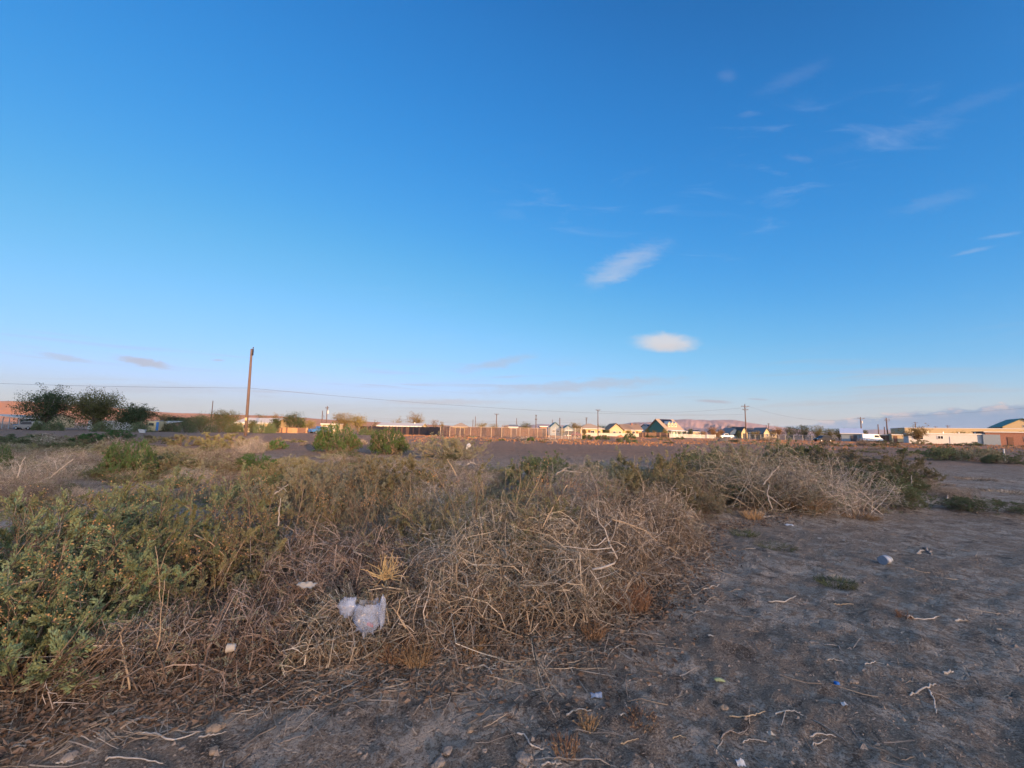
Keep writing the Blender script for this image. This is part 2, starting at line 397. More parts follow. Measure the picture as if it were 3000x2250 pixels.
for nm, c, kw in [
    ('pole', (.13, .092, .078), dict(rough=.95, scale=1.2, var=.25)), ('pole_grey', (.22, .19, .17), dict(rough=.95)),
    ('wire', (.10, .095, .10), dict(rough=.7)), ('dark_metal', (.06, .055, .055), dict(rough=.5, metal=.6)), ('glass_ins', (.10, .10, .09), dict(rough=.2)),
    ('zinc', (.55, .56, .56), dict(rough=.45, metal=.5)), ('white', (0.533, 0.518, 0.490), dict(rough=.7, var=.06)), ('cream', (0.483, 0.402, 0.242), dict(rough=.8, var=.06)),
    ('yellow_wall', (0.509, 0.399, 0.193), dict(rough=.85, var=.06)), ('tan_wall', (0.468, 0.360, 0.216), dict(rough=.85, var=.07)), ('warehouse_wall', (.50, .385, .22), dict(rough=.8, var=.05)),
    ('teal_wall', (0.160, 0.288, 0.288), dict(rough=.8, var=.08)), ('green_wall', (0.080, 0.200, 0.176), dict(rough=.8, var=.08)), ('blue_wall', (0.224, 0.272, 0.313), dict(rough=.8, var=.06)),
    ('grey_wall', (.42, .40, .38), dict(rough=.85, var=.08)), ('brick_wall', (.28, .14, .10), dict(rough=.9, var=.3, scale=4)), ('rust_wall', (.30, .17, .12), dict(rough=.9, var=.25)),
    ('roof_tan', (.36, .27, .20), dict(rough=.9, var=.15)), ('roof_brown', (.26, .18, .13), dict(rough=.9, var=.2)), ('roof_grey', (.20, .20, .21), dict(rough=.9, var=.15)),
    ('roof_dark', (.07, .07, .08), dict(rough=.8)), ('roof_green', (.035, .12, .09), dict(rough=.5, var=.1)), ('roof_white', (0.496, 0.456, 0.416), dict(rough=.6, var=.1)),
    ('roof_blue', (.36, .44, .60), dict(rough=.55, var=.08)), ('roof_teal', (.12, .20, .22), dict(rough=.8)), ('solar', (.012, .016, .03), dict(rough=.25)),
    ('pane', (.03, .035, .045), dict(rough=.1, spec=.6)), ('trim', (.72, .70, .66), dict(rough=.7, var=.05)), ('door_brown', (.16, .08, .05), dict(rough=.7)),
    ('fence_wood', (.42, .24, .13), dict(rough=.9, var=.25, scale=5)), ('fence_dark', (.055, .045, .05), dict(rough=.85, var=.35, scale=2)),
    ('fence_brown', (.17, .10, .075), dict(rough=.9, var=.3, scale=2)), ('post_wood', (.36, .28, .21), dict(rough=.9, var=.2)), ('vinyl', (0.547, 0.519, 0.477), dict(rough=.5, var=.04)),
    ('block_wall', (0.493, 0.436, 0.366), dict(rough=.9, var=.08)), ('tyre', (.02, .02, .02), dict(rough=.85)), ('rim', (.5, .5, .5), dict(rough=.35, metal=.8)),
    ('paint_white', (.72, .72, .72), dict(rough=.3, var=.04)), ('paint_blue', (.05, .16, .38), dict(rough=.3, var=.05)), ('paint_dark', (.03, .032, .04), dict(rough=.25, var=.1)),
    ('paint_grey', (.23, .22, .21), dict(rough=.3, var=.05)), ('paint_maroon', (.14, .03, .035), dict(rough=.3, var=.08)), ('tarp_blue', (.05, .11, .32), dict(rough=.6)),
    ('bin_blue', (.06, .14, .25), dict(rough=.5)), ('lamp', (.7, .68, .62), dict(rough=.2)), ('red', (.35, .05, .05), dict(rough=.4)), ('asphalt', (.09, .085, .085), dict(rough=.95)),
    ('pink', (.42, .12, .16), dict(rough=.6)), ('paper', (.38, .335, .28), dict(rough=.9, var=.12, scale=12)), ('foam', (.42, .43, .45), dict(rough=.8, var=.06, scale=20)),
    ('blue_cap', (.01, .12, .42), dict(rough=.4)), ('wrapper', (.22, .26, .34), dict(rough=.35, var=.35, scale=25)), ('tin_blue', (.24, .28, .35), dict(rough=.45, metal=.3, var=.25, scale=16)),
    ('tin_label', (.40, .40, .42), dict(rough=.6, var=.2, scale=22)), ('tin_inside', (.035, .03, .03), dict(rough=.7)), ('yellow_bit', (.36, .36, .16), dict(rough=.6)),
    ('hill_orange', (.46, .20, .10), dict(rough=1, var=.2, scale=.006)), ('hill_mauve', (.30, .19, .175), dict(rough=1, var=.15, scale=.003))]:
    M[nm] = plain(nm, c, **{**dict(var=.12), **kw})
# ------------------------------------------------------------------ table of shrubs (pixel of the base, pixel row of the top, half width) -> world
# kind: salt olive grey green dark dry ; detail: 2 near, 1 middle, 0 far
SHRUBS = [
 # near
 (-60, 2040, 1600, 330, 'salt', 2, 'nearest green saltbush, cut off by the bottom corner of the picture'),
 (250, 1930, 1640, 200, 'salt', 2, 'leafy green saltbush right above the golden straw bundle'),
 (60, 1900, 1500, 340, 'salt', 2, 'big green saltbush spilling out at the bottom corner beside the pale sticks'),
 (330, 1790, 1420, 300, 'salt', 2, 'dense green saltbush with leafy sprays leaning over the golden straw'),
 (90, 1640, 1450, 300, 'salt', 2, 'green saltbush with orange seed heads at the picture edge'),
 (560, 1680, 1390, 260, 'salt', 2, 'tall yellowish green saltbush behind the bare upright stems'),
 (780, 1700, 1450, 230, 'olive', 2, 'olive yellow saltbush above the half buried scrap of paper'),
 (600, 1810, 1570, 220, 'olive', 2, 'low olive bush directly behind the broken white cup'),
 (1090, 1650, 1405, 220, 'grey', 2, 'seedy grey green bush rising behind the golden tumbleweed'),
 (1010, 1790, 1610, 300, 'dry', 2, 'leafless bush of dry stalks around the plastic bag'),
 (1480, 1750, 1545, 370, 'dry', 2, 'widest mound of tangled tan twigs, in the middle of the near scrub'),
 (1420, 1680, 1355, 290, 'olive', 2, 'olive brown bush feathering out on top of the twig mound'),
 (1720, 1690, 1490, 240, 'dry', 2, 'dry twig bush under the bleached forked branch'),
 (1880, 1600, 1440, 190, 'dry', 2, 'dry tan bush sloping down to the bare dirt beside the twig mound'),
 (1680, 1590, 1395, 210, 'grey', 2, 'grey green bush rising behind the bleached forked branch'),
 (60, 2080, 1760, 210, 'salt', 2, 'low green saltbush spray in the very bottom corner'),
 (420, 2000, 1850, 170, 'dry', 2, 'low dry brush below the tallest bare upright stem'),
 (720, 1930, 1770, 200, 'dry', 2, 'low dry brush around the broken white cup'),
 (1010, 1905, 1770, 190, 'dry', 2, 'low dry brush spreading below the plastic bag'),
 (1300, 1870, 1690, 210, 'dry', 2, 'low dry brush at the front of the widest twig mound'),
 (1600, 1810, 1660, 190, 'dry', 2, 'low dry brush at the toe of the widest twig mound'),
 # second row
 (900, 1530, 1365, 170, 'grey', 1, 'grey green bush with rusty seed heads just behind the olive saltbush'),
 (1010, 1490, 1335, 150, 'grey', 1, 'sage coloured bush in front of the two bright green bushes'),
 (1180, 1480, 1345, 140, 'olive', 1, 'olive bush in front of the rounded grey bush with the white bag'),
 (800, 1500, 1385, 130, 'dark', 1, 'shadowy dark bush in the hollow behind the yellowish saltbush'),
 (1290, 1470, 1365, 140, 'dry', 1, 'low grey leafless bush in the hollow beyond the seedy bush'),
 (1590, 1440, 1310, 115, 'dark', 1, 'smooth domed dull green bush standing alone before the open dirt'),
 (1690, 1520, 1370, 150, 'dry', 1, 'grey brown brushwood behind the bleached forked branch'),
 (1780, 1470, 1325, 110, 'grey', 1, 'small pale bush beyond the grey brown brushwood'),
 (1910, 1500, 1330, 150, 'olive', 1, 'rounded olive bush at the end of the near scrub'),
 (2060, 1430, 1295, 120, 'dark', 1, 'dark green bush between the olive bush and the big dry thicket'),
 (1990, 1520, 1390, 110, 'grey', 1, 'low grey green bush at the foot of the rounded olive bush'),
 (2200, 1490, 1315, 190, 'dry', 1, 'big dry thicket of grey brown twigs in the second clump'),
 (2390, 1500, 1345, 170, 'dry', 1, 'dry twiggy bush leaning toward the pink scrap'),
 (2560, 1455, 1340, 130, 'dark', 1, 'deep green bush at the corner of the second clump'),
 (2630, 1492, 1405, 90, 'dark', 1, 'low dark green bush touching the bare dirt next to the pink scrap'),
 (2440, 1410, 1310, 140, 'grey', 1, 'broad grey green bush at the back of the second clump'),
 (2150, 1400, 1285, 90, 'grey', 1, 'bush in front of the cross-armed utility pole'),
 (2290, 1390, 1285, 80, 'olive', 1, 'arching bush with a dark hollow in front of the chain-link posts'),
 (2350, 1400, 1283, 90, 'dark', 1, 'dark topped bush in front of the parked dark car'),
 (2640, 1420, 1325, 110, 'olive', 1, 'outermost bush of the second clump, brownish green'),
 # left middle
 (985, 1328, 1240, 78, 'green', 1, 'bright green bush beside the blue pickup'),
 (1140, 1332, 1252, 62, 'green', 1, 'bright green bush with pale bare stems in its middle'),
 (1310, 1345, 1270, 92, 'grey', 1, 'rounded grey bush with a white bag caught on it'),
 (380, 1402, 1290, 68, 'green', 1, 'bright green bush standing behind the saltbush tops'),
 (-5, 1400, 1310, 30, 'green', 1, 'bright green bush cut off by the picture edge'),
 (745, 1385, 1335, 75, 'green', 1, 'low spreading green bush on the bare ground'),
 (800, 1318, 1285, 38, 'green', 0, 'small round green bush beyond the foot of the tall bare pole'),
 (545, 1304, 1268, 50, 'olive', 0, 'low olive bush nearest the small camper'),
 (620, 1302, 1262, 45, 'olive', 0, 'brownish bush between the tall bare pole and the green hedge'),
 (690, 1312, 1268, 60, 'olive', 0, 'olive bush at the foot of the tall bare pole'),
 (735, 1332, 1284, 50, 'dry', 1, 'grey leafless bush in front of the tall bare pole'),
 (620, 1365, 1322, 52, 'grey', 1, 'lone grey bush on the bare strip'),
 (185, 1330, 1290, 70, 'dark', 1, 'dark green low bush before the big bare-topped tree'),
 (55, 1300, 1262, 60, 'dark', 0, 'dark scrub bush below the carport'),
 (250, 1296, 1262, 50, 'green', 0, 'small green bush before the rounded tree'),
 (330, 1284, 1250, 45, 'green', 0, 'green bush growing in front of the white trailer'),
 (120, 1420, 1335, 105, 'dry', 1, 'dry pinkish brush with long bare stalks at the back of the saltbush'),
 (30, 1490, 1390, 100, 'dry', 1, 'heap of bleached grey branches at the picture edge'),
 (245, 1385, 1330, 80, 'dry', 1, 'grey thorny brush beside the bright green bush'),
 (330, 1318, 1280, 55, 'dry', 0, 'tan dry grass bush before the white plastic tub'),
 (530, 1405, 1372, 60, 'dark', 1, 'small dark bush behind the yellowish saltbush'),
 (700, 1432, 1385, 80, 'dry', 1, 'low grey brush on the bare strip behind the saltbush'),
 (860, 1420, 1350, 95, 'olive', 1, 'tan tipped bush under the bright green bush'),
 (1400, 1440, 1370, 90, 'dry', 1, 'grey deadwood brush in the gap before the open dirt'),
 # right
 (2765, 1350, 1302, 55, 'dark', 1, 'nearer dark bush of the pair on the far dirt'),
 (2850, 1352, 1300, 70, 'grey', 1, 'larger humped bush on the far dirt before the mobile home'),
 (2940, 1360, 1326, 48, 'dark', 1, 'low dark bush beside the white marker post'),
 (2668, 1328, 1305, 32, 'dark', 0, 'small dark bush alone before the mobile home'),
 (2900, 1512, 1468, 105, 'dark', 1, 'sprawling flat green weed patch at the picture edge'),
 (2790, 1462, 1432, 60, 'dry', 1, 'flat dry weed patch beside the upright curved stick'),
 (2600, 1310, 1288, 40, 'olive', 0, 'yellowish bush in front of the shed'),
 (2540, 1306, 1284, 30, 'dry', 0, 'reddish dry bush in front of the pale blue cottage'),
 (2700, 1304, 1288, 30, 'olive', 0, 'sunlit yellow bush under the lone yard tree'),
 (2830, 1306, 1290, 40, 'dark', 0, 'dark bush at the corner of the mobile home'),
 (2430, 1306, 1286, 26, 'olive', 0, 'tiny bush in front of the dark car'),
 (1720, 1287, 1270, 20, 'green', 0, 'dark bush before the yellow hip-roofed house'),
 (1765, 1287, 1271, 24, 'green', 0, 'spreading bush at the foot of the single-arm pole'),
 (1835, 1297, 1275, 34, 'dark', 0, 'grey mounded bush before the low white wall'),
 (1845, 1285, 1266, 20, 'green', 0, 'upright bush against the low white wall'),
 (1905, 1283, 1270, 16, 'dark', 0, 'small bush before the wooden fence'),
 (1945, 1289, 1276, 18, 'olive', 0, 'golden bush before the green gabled house'),
 (1990, 1287, 1275, 16, 'dark', 0, 'dark bush before the white picket fence'),
 (1958, 1299, 1290, 16, 'dark', 0, 'low bush out on the dirt before the green gabled house'),
 (1555, 1296, 1280, 14, 'green', 0, 'green weed clump beside the grey heap of brush'),
 (1470, 1293, 1286, 14, 'green', 0, 'small weed in front of the wire corral'),
 (2180, 1297, 1280, 45, 'grey', 0, 'sunlit bush heap at the foot of the cross-armed pole'),
 (2250, 1292, 1278, 30, 'dry', 0, 'reddish weeds along the chain-link fence'),
]
SH = []
for px, py, top, hw, kind, det, label in SHRUBS:
    g = G(px, py)
    D = g[1]
    H = max(.25, P(px, top, D)[2])
    R = max(.2, hw / FPX * D)
    if det == 2: H, R = H * 1.10, R * 1.08
    else: H, R = H * (1.10 if kind == 'green' else .98), R * 1.12
    SH.append(dict(x=g[0], y=g[1], H=H, R=R, kind=kind, det=det, label=label, px=px))
    if det >= 1: MOUNDS.append((g[0], g[1], R * .75, .07 if det == 2 else .12))

# ------------------------------------------------------------------ ground
def ground_material():
    m, t, b = material('desert_soil')
    tc = t.n('ShaderNodeTexCoord'); v = tc.outputs['Object']
    crust, soil, dark, red = (.52, .45, .385), (.32, .25, .195), (.125, .097, .078), (.37, .235, .165)
    n_big = t.noise(v, .55, 4, .6, .4); n_mid = t.noise(v, 2.6, 6, .7, .9); n_fine = t.noise(v, 22, 6, .75); n_vf = t.noise(v, 95, 4, .75)
    sep = t.n('ShaderNodeSeparateXYZ'); t.put(sep.inputs[0], v)
    far = t.rng(sep.outputs[1], 12, 34, 0, 1, True)
    mixv = t.math('ADD', t.math('MULTIPLY', n_mid, .7), t.math('ADD', t.math('MULTIPLY', n_big, .3), t.math('MULTIPLY', t.math('SUBTRACT', n_fine, .5), .8)))
    plate = t.rng(mixv, .465, .535, 0, 1, True)
    c = t.mix(plate, soil, crust)
    duff = t.rng(t.math('ADD', t.math('MULTIPLY', t.noise(t.mapping(v, loc=(7, 3, 0)), 3.4, 6, .75, 1.2), .75), t.math('MULTIPLY', n_fine, .30)), .53, .64, 0, .9, True)
    c = t.mix(duff, c, dark)
    c = t.mix(t.rng(n_vf, .54, .64, 0, .9), c, (.60, .51, .42))
    c = t.mix(t.rng(n_vf, .46, .36, 0, .85), c, (.08, .06, .048))
    st = t.noise(t.mapping(v, scale=(.25, 1.6, 1)), .9, 5, .6)
    cf = t.mix(t.rng(st, .42, .6, 0, 1), red, (.31, .215, .16))
    cf = t.mix(t.rng(t.noise(v, 3, 6, .75), .48, .62, 0, .75), cf, (.20, .135, .10))
    c = t.mix(far, c, cf)
    t.put(b.inputs['Base Color'], c)
    b.inputs['Roughness'].default_value = .95; b.inputs['Specular IOR Level'].default_value = .15
    vo = t.n('ShaderNodeTexVoronoi', feature='DISTANCE_TO_EDGE'); t.put(vo.inputs['Vector'], t.mix(.08, v, t.noise(v, 9, 3, out=1))); vo.inputs['Scale'].default_value = 7
    crack = t.math('MULTIPLY', t.rng(vo.outputs['Distance'], 0, .05, -1, 0), t.rng(n_big, .45, .6, 0, 1))
    hgt = t.math('ADD', t.math('ADD', t.math('MULTIPLY', crack, .9), t.math('MULTIPLY', plate, .55)), t.math('ADD', t.math('MULTIPLY', n_fine, 1.0), t.math('MULTIPLY', n_vf, .8)))
    bp = t.n('ShaderNodeBump'); bp.inputs['Strength'].default_value = 1.0; bp.inputs['Distance'].default_value = .07
    t.put(bp.inputs['Height'], hgt); t.put(b.inputs['Normal'], bp.outputs[0])
    return m
def fine_z(x, y):
    near = np.clip((14 - np.hypot(x, y)) / 8, 0, 1)
    cl = fbm(x / .42, y / .42, 21, 5, .62)
    return near * (.085 * cl + .030 * np.maximum(0, fbm(x / .09, y / .09, 33, 3, .6)) * 2)
def surf_z(x, y):
    return ground_z(x, y) + fine_z(np.asarray(x, float), np.asarray(y, float))
def on_surface(px, py):
    z = 0.0
    for _ in range(6):
        g = G(px, py, z); z = float(surf_z(g[0], g[1]))
    return np.array([g[0], g[1], z])
def build_ground():
    fa = np.radians(np.arange(-60, 60.01, .32)); ba = np.radians(np.arange(63, 297.1, 3))
    az = np.concatenate([fa, ba])
    r = np.concatenate([np.array([.0, .5, .9, 1.2]), 1.45 * 1.0155 ** np.arange(0, 216), np.array([])])
    r = np.concatenate([r, r[-1] * 1.06 ** np.arange(1, 108)])
    A, Rr = np.meshgrid(az, r, indexing='ij')
    x, y = Rr * np.sin(A), Rr * np.cos(A)
    z = ground_z(x, y)
    z = z + fine_z(x, y)
    mid = np.clip((Rr - 8) / 10, 0, 1) * np.clip((90 - Rr) / 40, 0, 1)
    z = z + mid * .14 * fbm(x / 1.6, y / .9, 41, 3)
    z = z + np.clip((Rr - 45) / 25, 0, 1) * np.clip((260 - Rr) / 80, 0, 1) * .5 * fbm(x / 5, y / 3.5, 47, 3)
    V = np.stack([x, y, z], -1).reshape(-1, 3)
    n, k = len(az), len(r)
    idx = np.arange(n * k).reshape(n, k); nx = np.roll(idx, -1, 0)
    Q = np.stack([idx[:, :-1], idx[:, 1:], nx[:, 1:], nx[:, :-1]], -1).reshape(-1, 4)
    tag(link('ground', npmesh('ground', V, Q, ground_material(), True)), kind='structure')
build_ground()

# ------------------------------------------------------------------ hills
def ridge(name, prof, D0, D1, mat, seed, rough, gul, nx=260, ny=40):
    """hill range whose crest runs through the pixels PROF at distance D1, foot at D0"""
    pxs = np.array([p[0] for p in prof], float); pys = np.array([p[1] for p in prof], float)
    s = np.linspace(pxs[0], pxs[-1], nx); top = np.interp(s, pxs, pys)
    cx = np.array([P(a, b, D1) for a, b in zip(s, top)])
    t = np.linspace(-.06, 1.6, ny)
    V = np.zeros((nx, ny, 3))
    for j, q in enumerate(t):
        D = D0 + (D1 - D0) * q
        w = np.clip(q, 0, 1); w = w * w * (3 - 2 * w) if q <= 1 else np.full(nx, max(0, 1 - ((q - 1) / .6) ** 2))
        xx = cx[:, 0] * (1 if q > 1 else D / D1 + (1 - D / D1) * .0)
        V[:, j, 0] = xx; V[:, j, 1] = D
        g = np.abs(fbm(xx / gul + q * 1.3, np.full(nx, q * 1.1 + seed), seed, 4)) * 2
        bump = (g - .35) * rough * np.clip(4 * w * (1.02 - w), 0, 1)
        V[:, j, 2] = np.maximum(-3, (cx[:, 2] + 2) * (w + bump) - 2)
    idx = np.arange(nx * ny).reshape(nx, ny)
    Q = np.stack([idx[:-1, :-1], idx[1:, :-1], idx[1:, 1:], idx[:-1, 1:]], -1).reshape(-1, 4)
    tag(link(name, npmesh(name, V.reshape(-1, 3), Q, mat, True)), kind='structure')
ridge('hills', [(-900, 1150), (-500, 1165), (-200, 1170), (0, 1177), (60, 1178), (150, 1184), (300, 1196), (450, 1207), (560, 1212), (680, 1216), (800, 1219), (900, 1225), (1000, 1232), (1130, 1238), (1300, 1246), (1500, 1258)], 900, 2300, M['hill_orange'], 5, .55, 160)
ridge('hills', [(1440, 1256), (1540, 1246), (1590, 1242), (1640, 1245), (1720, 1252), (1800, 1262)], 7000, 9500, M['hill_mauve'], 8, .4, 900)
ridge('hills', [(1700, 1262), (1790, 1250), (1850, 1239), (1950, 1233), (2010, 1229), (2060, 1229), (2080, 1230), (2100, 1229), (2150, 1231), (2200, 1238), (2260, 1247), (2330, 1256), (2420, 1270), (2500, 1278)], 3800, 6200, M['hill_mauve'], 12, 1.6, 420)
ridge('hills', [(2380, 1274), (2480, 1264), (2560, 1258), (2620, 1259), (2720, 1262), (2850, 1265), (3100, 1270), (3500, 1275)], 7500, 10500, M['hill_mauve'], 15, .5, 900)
# unseen ridge added far sunward, crest shaped to cast soft shade on the field
def build_shade_ridge():
    s = np.array([math.sin(SUN_AZ), math.cos(SUN_AZ)]); nrm = np.array([-s[1], s[0]])
    T0 = 900.0
    us = np.unique(np.concatenate([np.linspace(-1500, 1500, 121), np.linspace(-60, 220, 141)])); ts = np.linspace(560, 1240, 41)
    # where the middle of the shadow edge falls along the sun's line (metres toward the sun from the camera)
    te = np.interp(us, [-400, -60, -20, -5, 20, 60, 110, 160, 240, 600], [-320, -320, -280, -17, -14, -16, -12, -8, 0, 20])
    crest = (T0 - te) * math.tan(SUN_EL)
    V = np.zeros((len(us), len(ts), 3))
    for j, tt in enumerate(ts):
        w = max(0.0, 1 - abs(tt - T0) / 340) ** .8
        V[:, j, :2] = s * tt + np.outer(us, nrm); V[:, j, 2] = crest * w - 1
        if abs(tt - T0) < 1: V[:, j, 2] = crest
    idx = np.arange(V.shape[0] * V.shape[1]).reshape(V.shape[:2])
    Q = np.stack([idx[:-1, :-1], idx[1:, :-1], idx[1:, 1:], idx[:-1, 1:]], -1).reshape(-1, 4)
    tag(link('hills', npmesh('hills', V.reshape(-1, 3), Q, M['hill_orange'], True)), kind='structure')  # added shadow caster behind the camera, never in view
build_shade_ridge()
# ------------------------------------------------------------------ buildings
def gz(x, y): return float(ground_z(x, y))
def window(parent, x, z, w, h, y, frame='trim', name='window'):
    """frame with a dark pane, on a wall whose outside is at y (facing -y)"""
    b = .09
    f = MB().box((x, y, z + h / 2 - b / 2), (w, .12, b)).box((x, y, z - h / 2 + b / 2), (w, .12, b))
    f.box((x - w / 2 + b / 2, y, z), (b, .12, h - 2 * b)).box((x + w / 2 - b / 2, y, z), (b, .12, h - 2 * b)).box((x, y + .01, z), (.06, .08, h - 2 * b))
    o = f.build(name, M[frame], parent)
    MB().box((x, y + .045, z), (w - 2 * b, .02, h - 2 * b)).build('pane', M['pane'], o)
    return o
def door(parent, x, w, h, y, mat='door_brown', name='door'):
    o = MB().box((x, y, h / 2 + .03), (w, .1, h)).build(name, M[mat], parent)
    MB().box((x + w * .38, y - .08, h * .48), (.06, .06, .06)).build('handle', M['zinc'], o)
    return o
def house(name, label, px0, px1, D, eave, ridge_h, kind, wallm, roofm, depth=8.0, yaw=0.0, openings=(), over=.45, cat='house', group=None, fascia='trim', base=0.0):
    """front wall from pixel px0 to px1 at distance D; eave and ridge heights in metres"""
    xl, xr = X(px0, D), X(px1, D)
    w = xr - xl; cx = (xl + xr) / 2
    root = empty(name, (cx, D, gz(cx, D) - .05 + base), label, cat, group, math.radians(yaw))
    h, r, d = eave, ridge_h, depth
    wb = MB()
    if kind == 'side':       # ridge along the front
        wb.prism([(0, 0), (d, 0), (d, h), (d / 2, r - .12), (0, h)], -w / 2, w / 2, 'x')
    elif kind == 'front':    # gable toward the viewer
        wb.prism([(-w / 2, 0), (w / 2, 0), (w / 2, h), (0, r - .12), (-w / 2, h)], 0, d, 'y')
    else:
        wb.box((0, d / 2, h / 2), (w, d, h))
    wb.build('wall', M[wallm], root)
    t = .16
    rb = MB()
    if kind == 'side':
        sl = (r - h) / (d / 2); o = over
        for sy in (0, 1):
            a, e = d / 2, -o
            pts = [(e, h - sl * o), (a, r), (a, r + t), (e, h - sl * o + t)]
            if sy: pts = [(d - p, q) for p, q in pts][::-1]
            rb.prism(pts, -w / 2 - o, w / 2 + o, 'x')
    elif kind == 'front':
        sl = (r - h) / (w / 2); o = over
        for sx in (-1, 1):
            pts = [(sx * (w / 2 + o), h - sl * o), (0, r), (0, r + t), (sx * (w / 2 + o), h - sl * o + t)]
            rb.prism(pts, -o, d + o, 'y')
    elif kind == 'hip':
        o = over; W2, i = w / 2 + o, min(w, d) * .42
        vs = [(-W2, -o, h), (W2, -o, h), (W2, d + o, h), (-W2, d + o, h), (-W2 + i + o, d / 2, r), (W2 - i - o, d / 2, r)]
        rb.add(vs, [(0, 1, 5, 4), (1, 2, 5), (2, 3, 4, 5), (3, 0, 4), (3, 2, 1, 0)])
    elif kind == 'shed':
        o = over
        rb.prism([(-o, h + .02), (d + o, r), (d + o, r + t), (-o, h + .02 + t)], -w / 2 - o, w / 2 + o, 'x')
    else:
        rb.box((0, d / 2, h + t / 2), (w + 2 * over, d + 2 * over, t))
    ro = rb.build('roof', M[roofm], root)
    if kind in ('side', 'hip', 'shed', 'flat') and fascia:
        zf = h - ((r - h) / (d / 2) * over if kind == 'side' else 0)
        MB().box((0, -over - .03, zf + (.02 if kind != 'hip' else -.06)), (w + 2 * over, .05, .2)).build('fascia', M[fascia], ro)
    for op in openings:
        k, u, ow, oh, oz = op[:5]
        if k == 'w': window(root, -w / 2 + u * w, oz, ow, oh, -.04)
        elif k == 'd': door(root, -w / 2 + u * w, ow, oh, -.04, op[5] if len(op) > 5 else 'door_brown')
    root['w'] = w
    return root

def chimney(root, x, y, z, s=.5, h=.9, mat='brick_wall'):
    for c in root.children:
        if c.name.startswith('roof'): MB().box((x, y, z), (s, s, h)).build('chimney', M[mat], c); return
def vent(root, x, y, z):
    for c in root.children:
        if c.name.startswith('roof'): MB().tube([(x, y, z - .3), (x, y, z + .35)], .12, 8).build('vent_pipe', M['zinc'], c); return

# far left
cp = empty('carport', (X(22, 88), 88, gz(X(22, 88), 88)), 'open carport with pale metal roof on thin posts', 'carport')
MB().prism([(-4.2, 2.95), (2.6, 2.35), (2.6, 2.5), (-4.2, 3.12)], -.4, 6, 'y').build('roof', M['roof_white'], cp)
for px_, py_ in ((-3.9, 0), (-1.0, 0), (.4, 0), (2.4, 0), (-3.9, 5.6), (2.4, 5.6)):
    MB().box((px_, py_, 1.2), (.1, .1, 2.4)).build('post', M['blue_wall'], cp)
MB().box((-1.5, 5.9, 1.1), (5.2, .1, 2.2)).build('back_wall', M['grey_wall'], cp)
h1 = house('house', 'low tan house with white framed windows behind the grey car', 66, 132, 118, 2.6, 3.9, 'side', 'tan_wall', 'rust_wall', 8, 0, [('w', .22, 1.3, 1.1, 1.6), ('w', .72, 1.3, 1.1, 1.6), ('d', .48, .9, 2.0, 0)])
house('trailer_home', 'white trailer half hidden behind the rounded tree', 258, 362, 104, 2.1, 2.3, 'flat', 'white', 'roof_white', 3, 0, [('w', .2, 1.0, .7, 1.3), ('w', .6, 1.0, .7, 1.3), ('d', .42, .8, 1.8, 0)], cat='trailer', over=.1)
house('shed', 'red brown shed with white roof edge beside the camper', 466, 502, 96, 2.0, 2.4, 'shed', 'rust_wall', 'roof_white', 3, 0, [('d', .6, .9, 1.8, 0)], cat='shed', over=.2)
house('house', 'tan house with a long low white roof behind the tall bare pole', 694, 800, 108, 2.5, 3.7, 'side', 'tan_wall', 'roof_white', 8, 0, [('w', .25, 1.4, 1.1, 1.5), ('d', .42, .9, 2.0, 0), ('w', .7, 1.4, 1.1, 1.5)])
house('mobile_home', 'small tan mobile home with dark windows behind the blue pickup', 940, 986, 112, 2.5, 2.8, 'flat', 'tan_wall', 'roof_white', 4, 0, [('w', .35, .8, 1.1, 1.4), ('w', .62, .8, 1.1, 1.4), ('w', .86, .7, 1.0, 1.4)], cat='mobile home', over=.12)
hx = house('house', 'house with a long pinkish white roof behind the dark screen fence', 1108, 1232, 128, 2.4, 3.3, 'side', 'cream', 'roof_white', 9, 0, [('w', .3, 1.4, 1.1, 1.4), ('w', .7, 1.4, 1.1, 1.4)])
vent(hx, 4, 3, 3.3)
house('house', 'yellow house behind the wire corral near the twin poles', 1326, 1366, 150, 2.6, 4.0, 'hip', 'yellow_wall', 'roof_tan', 8, 0, [('w', .5, 1.2, 1.1, 1.5)])
house('shed', 'low dark roofed shed behind the middle of the wire corral', 1492, 1516, 140, 2.6, 3.4, 'shed', 'grey_wall', 'roof_grey', 5, 0, [('d', .5, .9, 2, 0)], cat='shed', over=.3)
house('open_shed', 'dark open shed with a flat roof inside the corral end', 1583, 1602, 112, 2.7, 2.8, 'flat', 'rust_wall', 'roof_dark', 4, 0, [('d', .5, 1.4, 2.2, 0, 'roof_dark')], cat='shed', over=.25)
house('house', 'pale blue gabled house behind the white fence posts', 1612, 1644, 150, 2.9, 4.7, 'front', 'blue_wall', 'roof_teal', 9, 0, [('w', .3, 1.0, 1.0, 1.5), ('w', .7, 1.0, 1.0, 1.5)])
house('garage', 'grey blue gabled garage beside the maroon car', 1651, 1680, 146, 2.4, 3.7, 'front', 'blue_wall', 'roof_teal', 8, 0, [('d', .5, 2.4, 2.0, 0, 'white')], cat='garage')
hh_ = house('house', 'yellow house with a tan hip roof', 1700, 1766, 158, 2.7, 4.7, 'hip', 'yellow_wall', 'roof_tan', 10, 0, [('w', .16, 1.6, 1.4, 1.6), ('d', .4, 1.0, 2.1, 0), ('w', .55, 1.4, 1.1, 1.5), ('w', .85, 1.0, 1.1, 1.5)], over=.7)
house('house', 'cream house with dark front gable behind the low white wall', 1786, 1826, 165, 2.7, 5.0, 'front', 'cream', 'roof_brown', 11, 0, [('w', .35, 1.0, 1.2, 1.4), ('w', .75, 1.0, 1.2, 1.4)], over=.6)
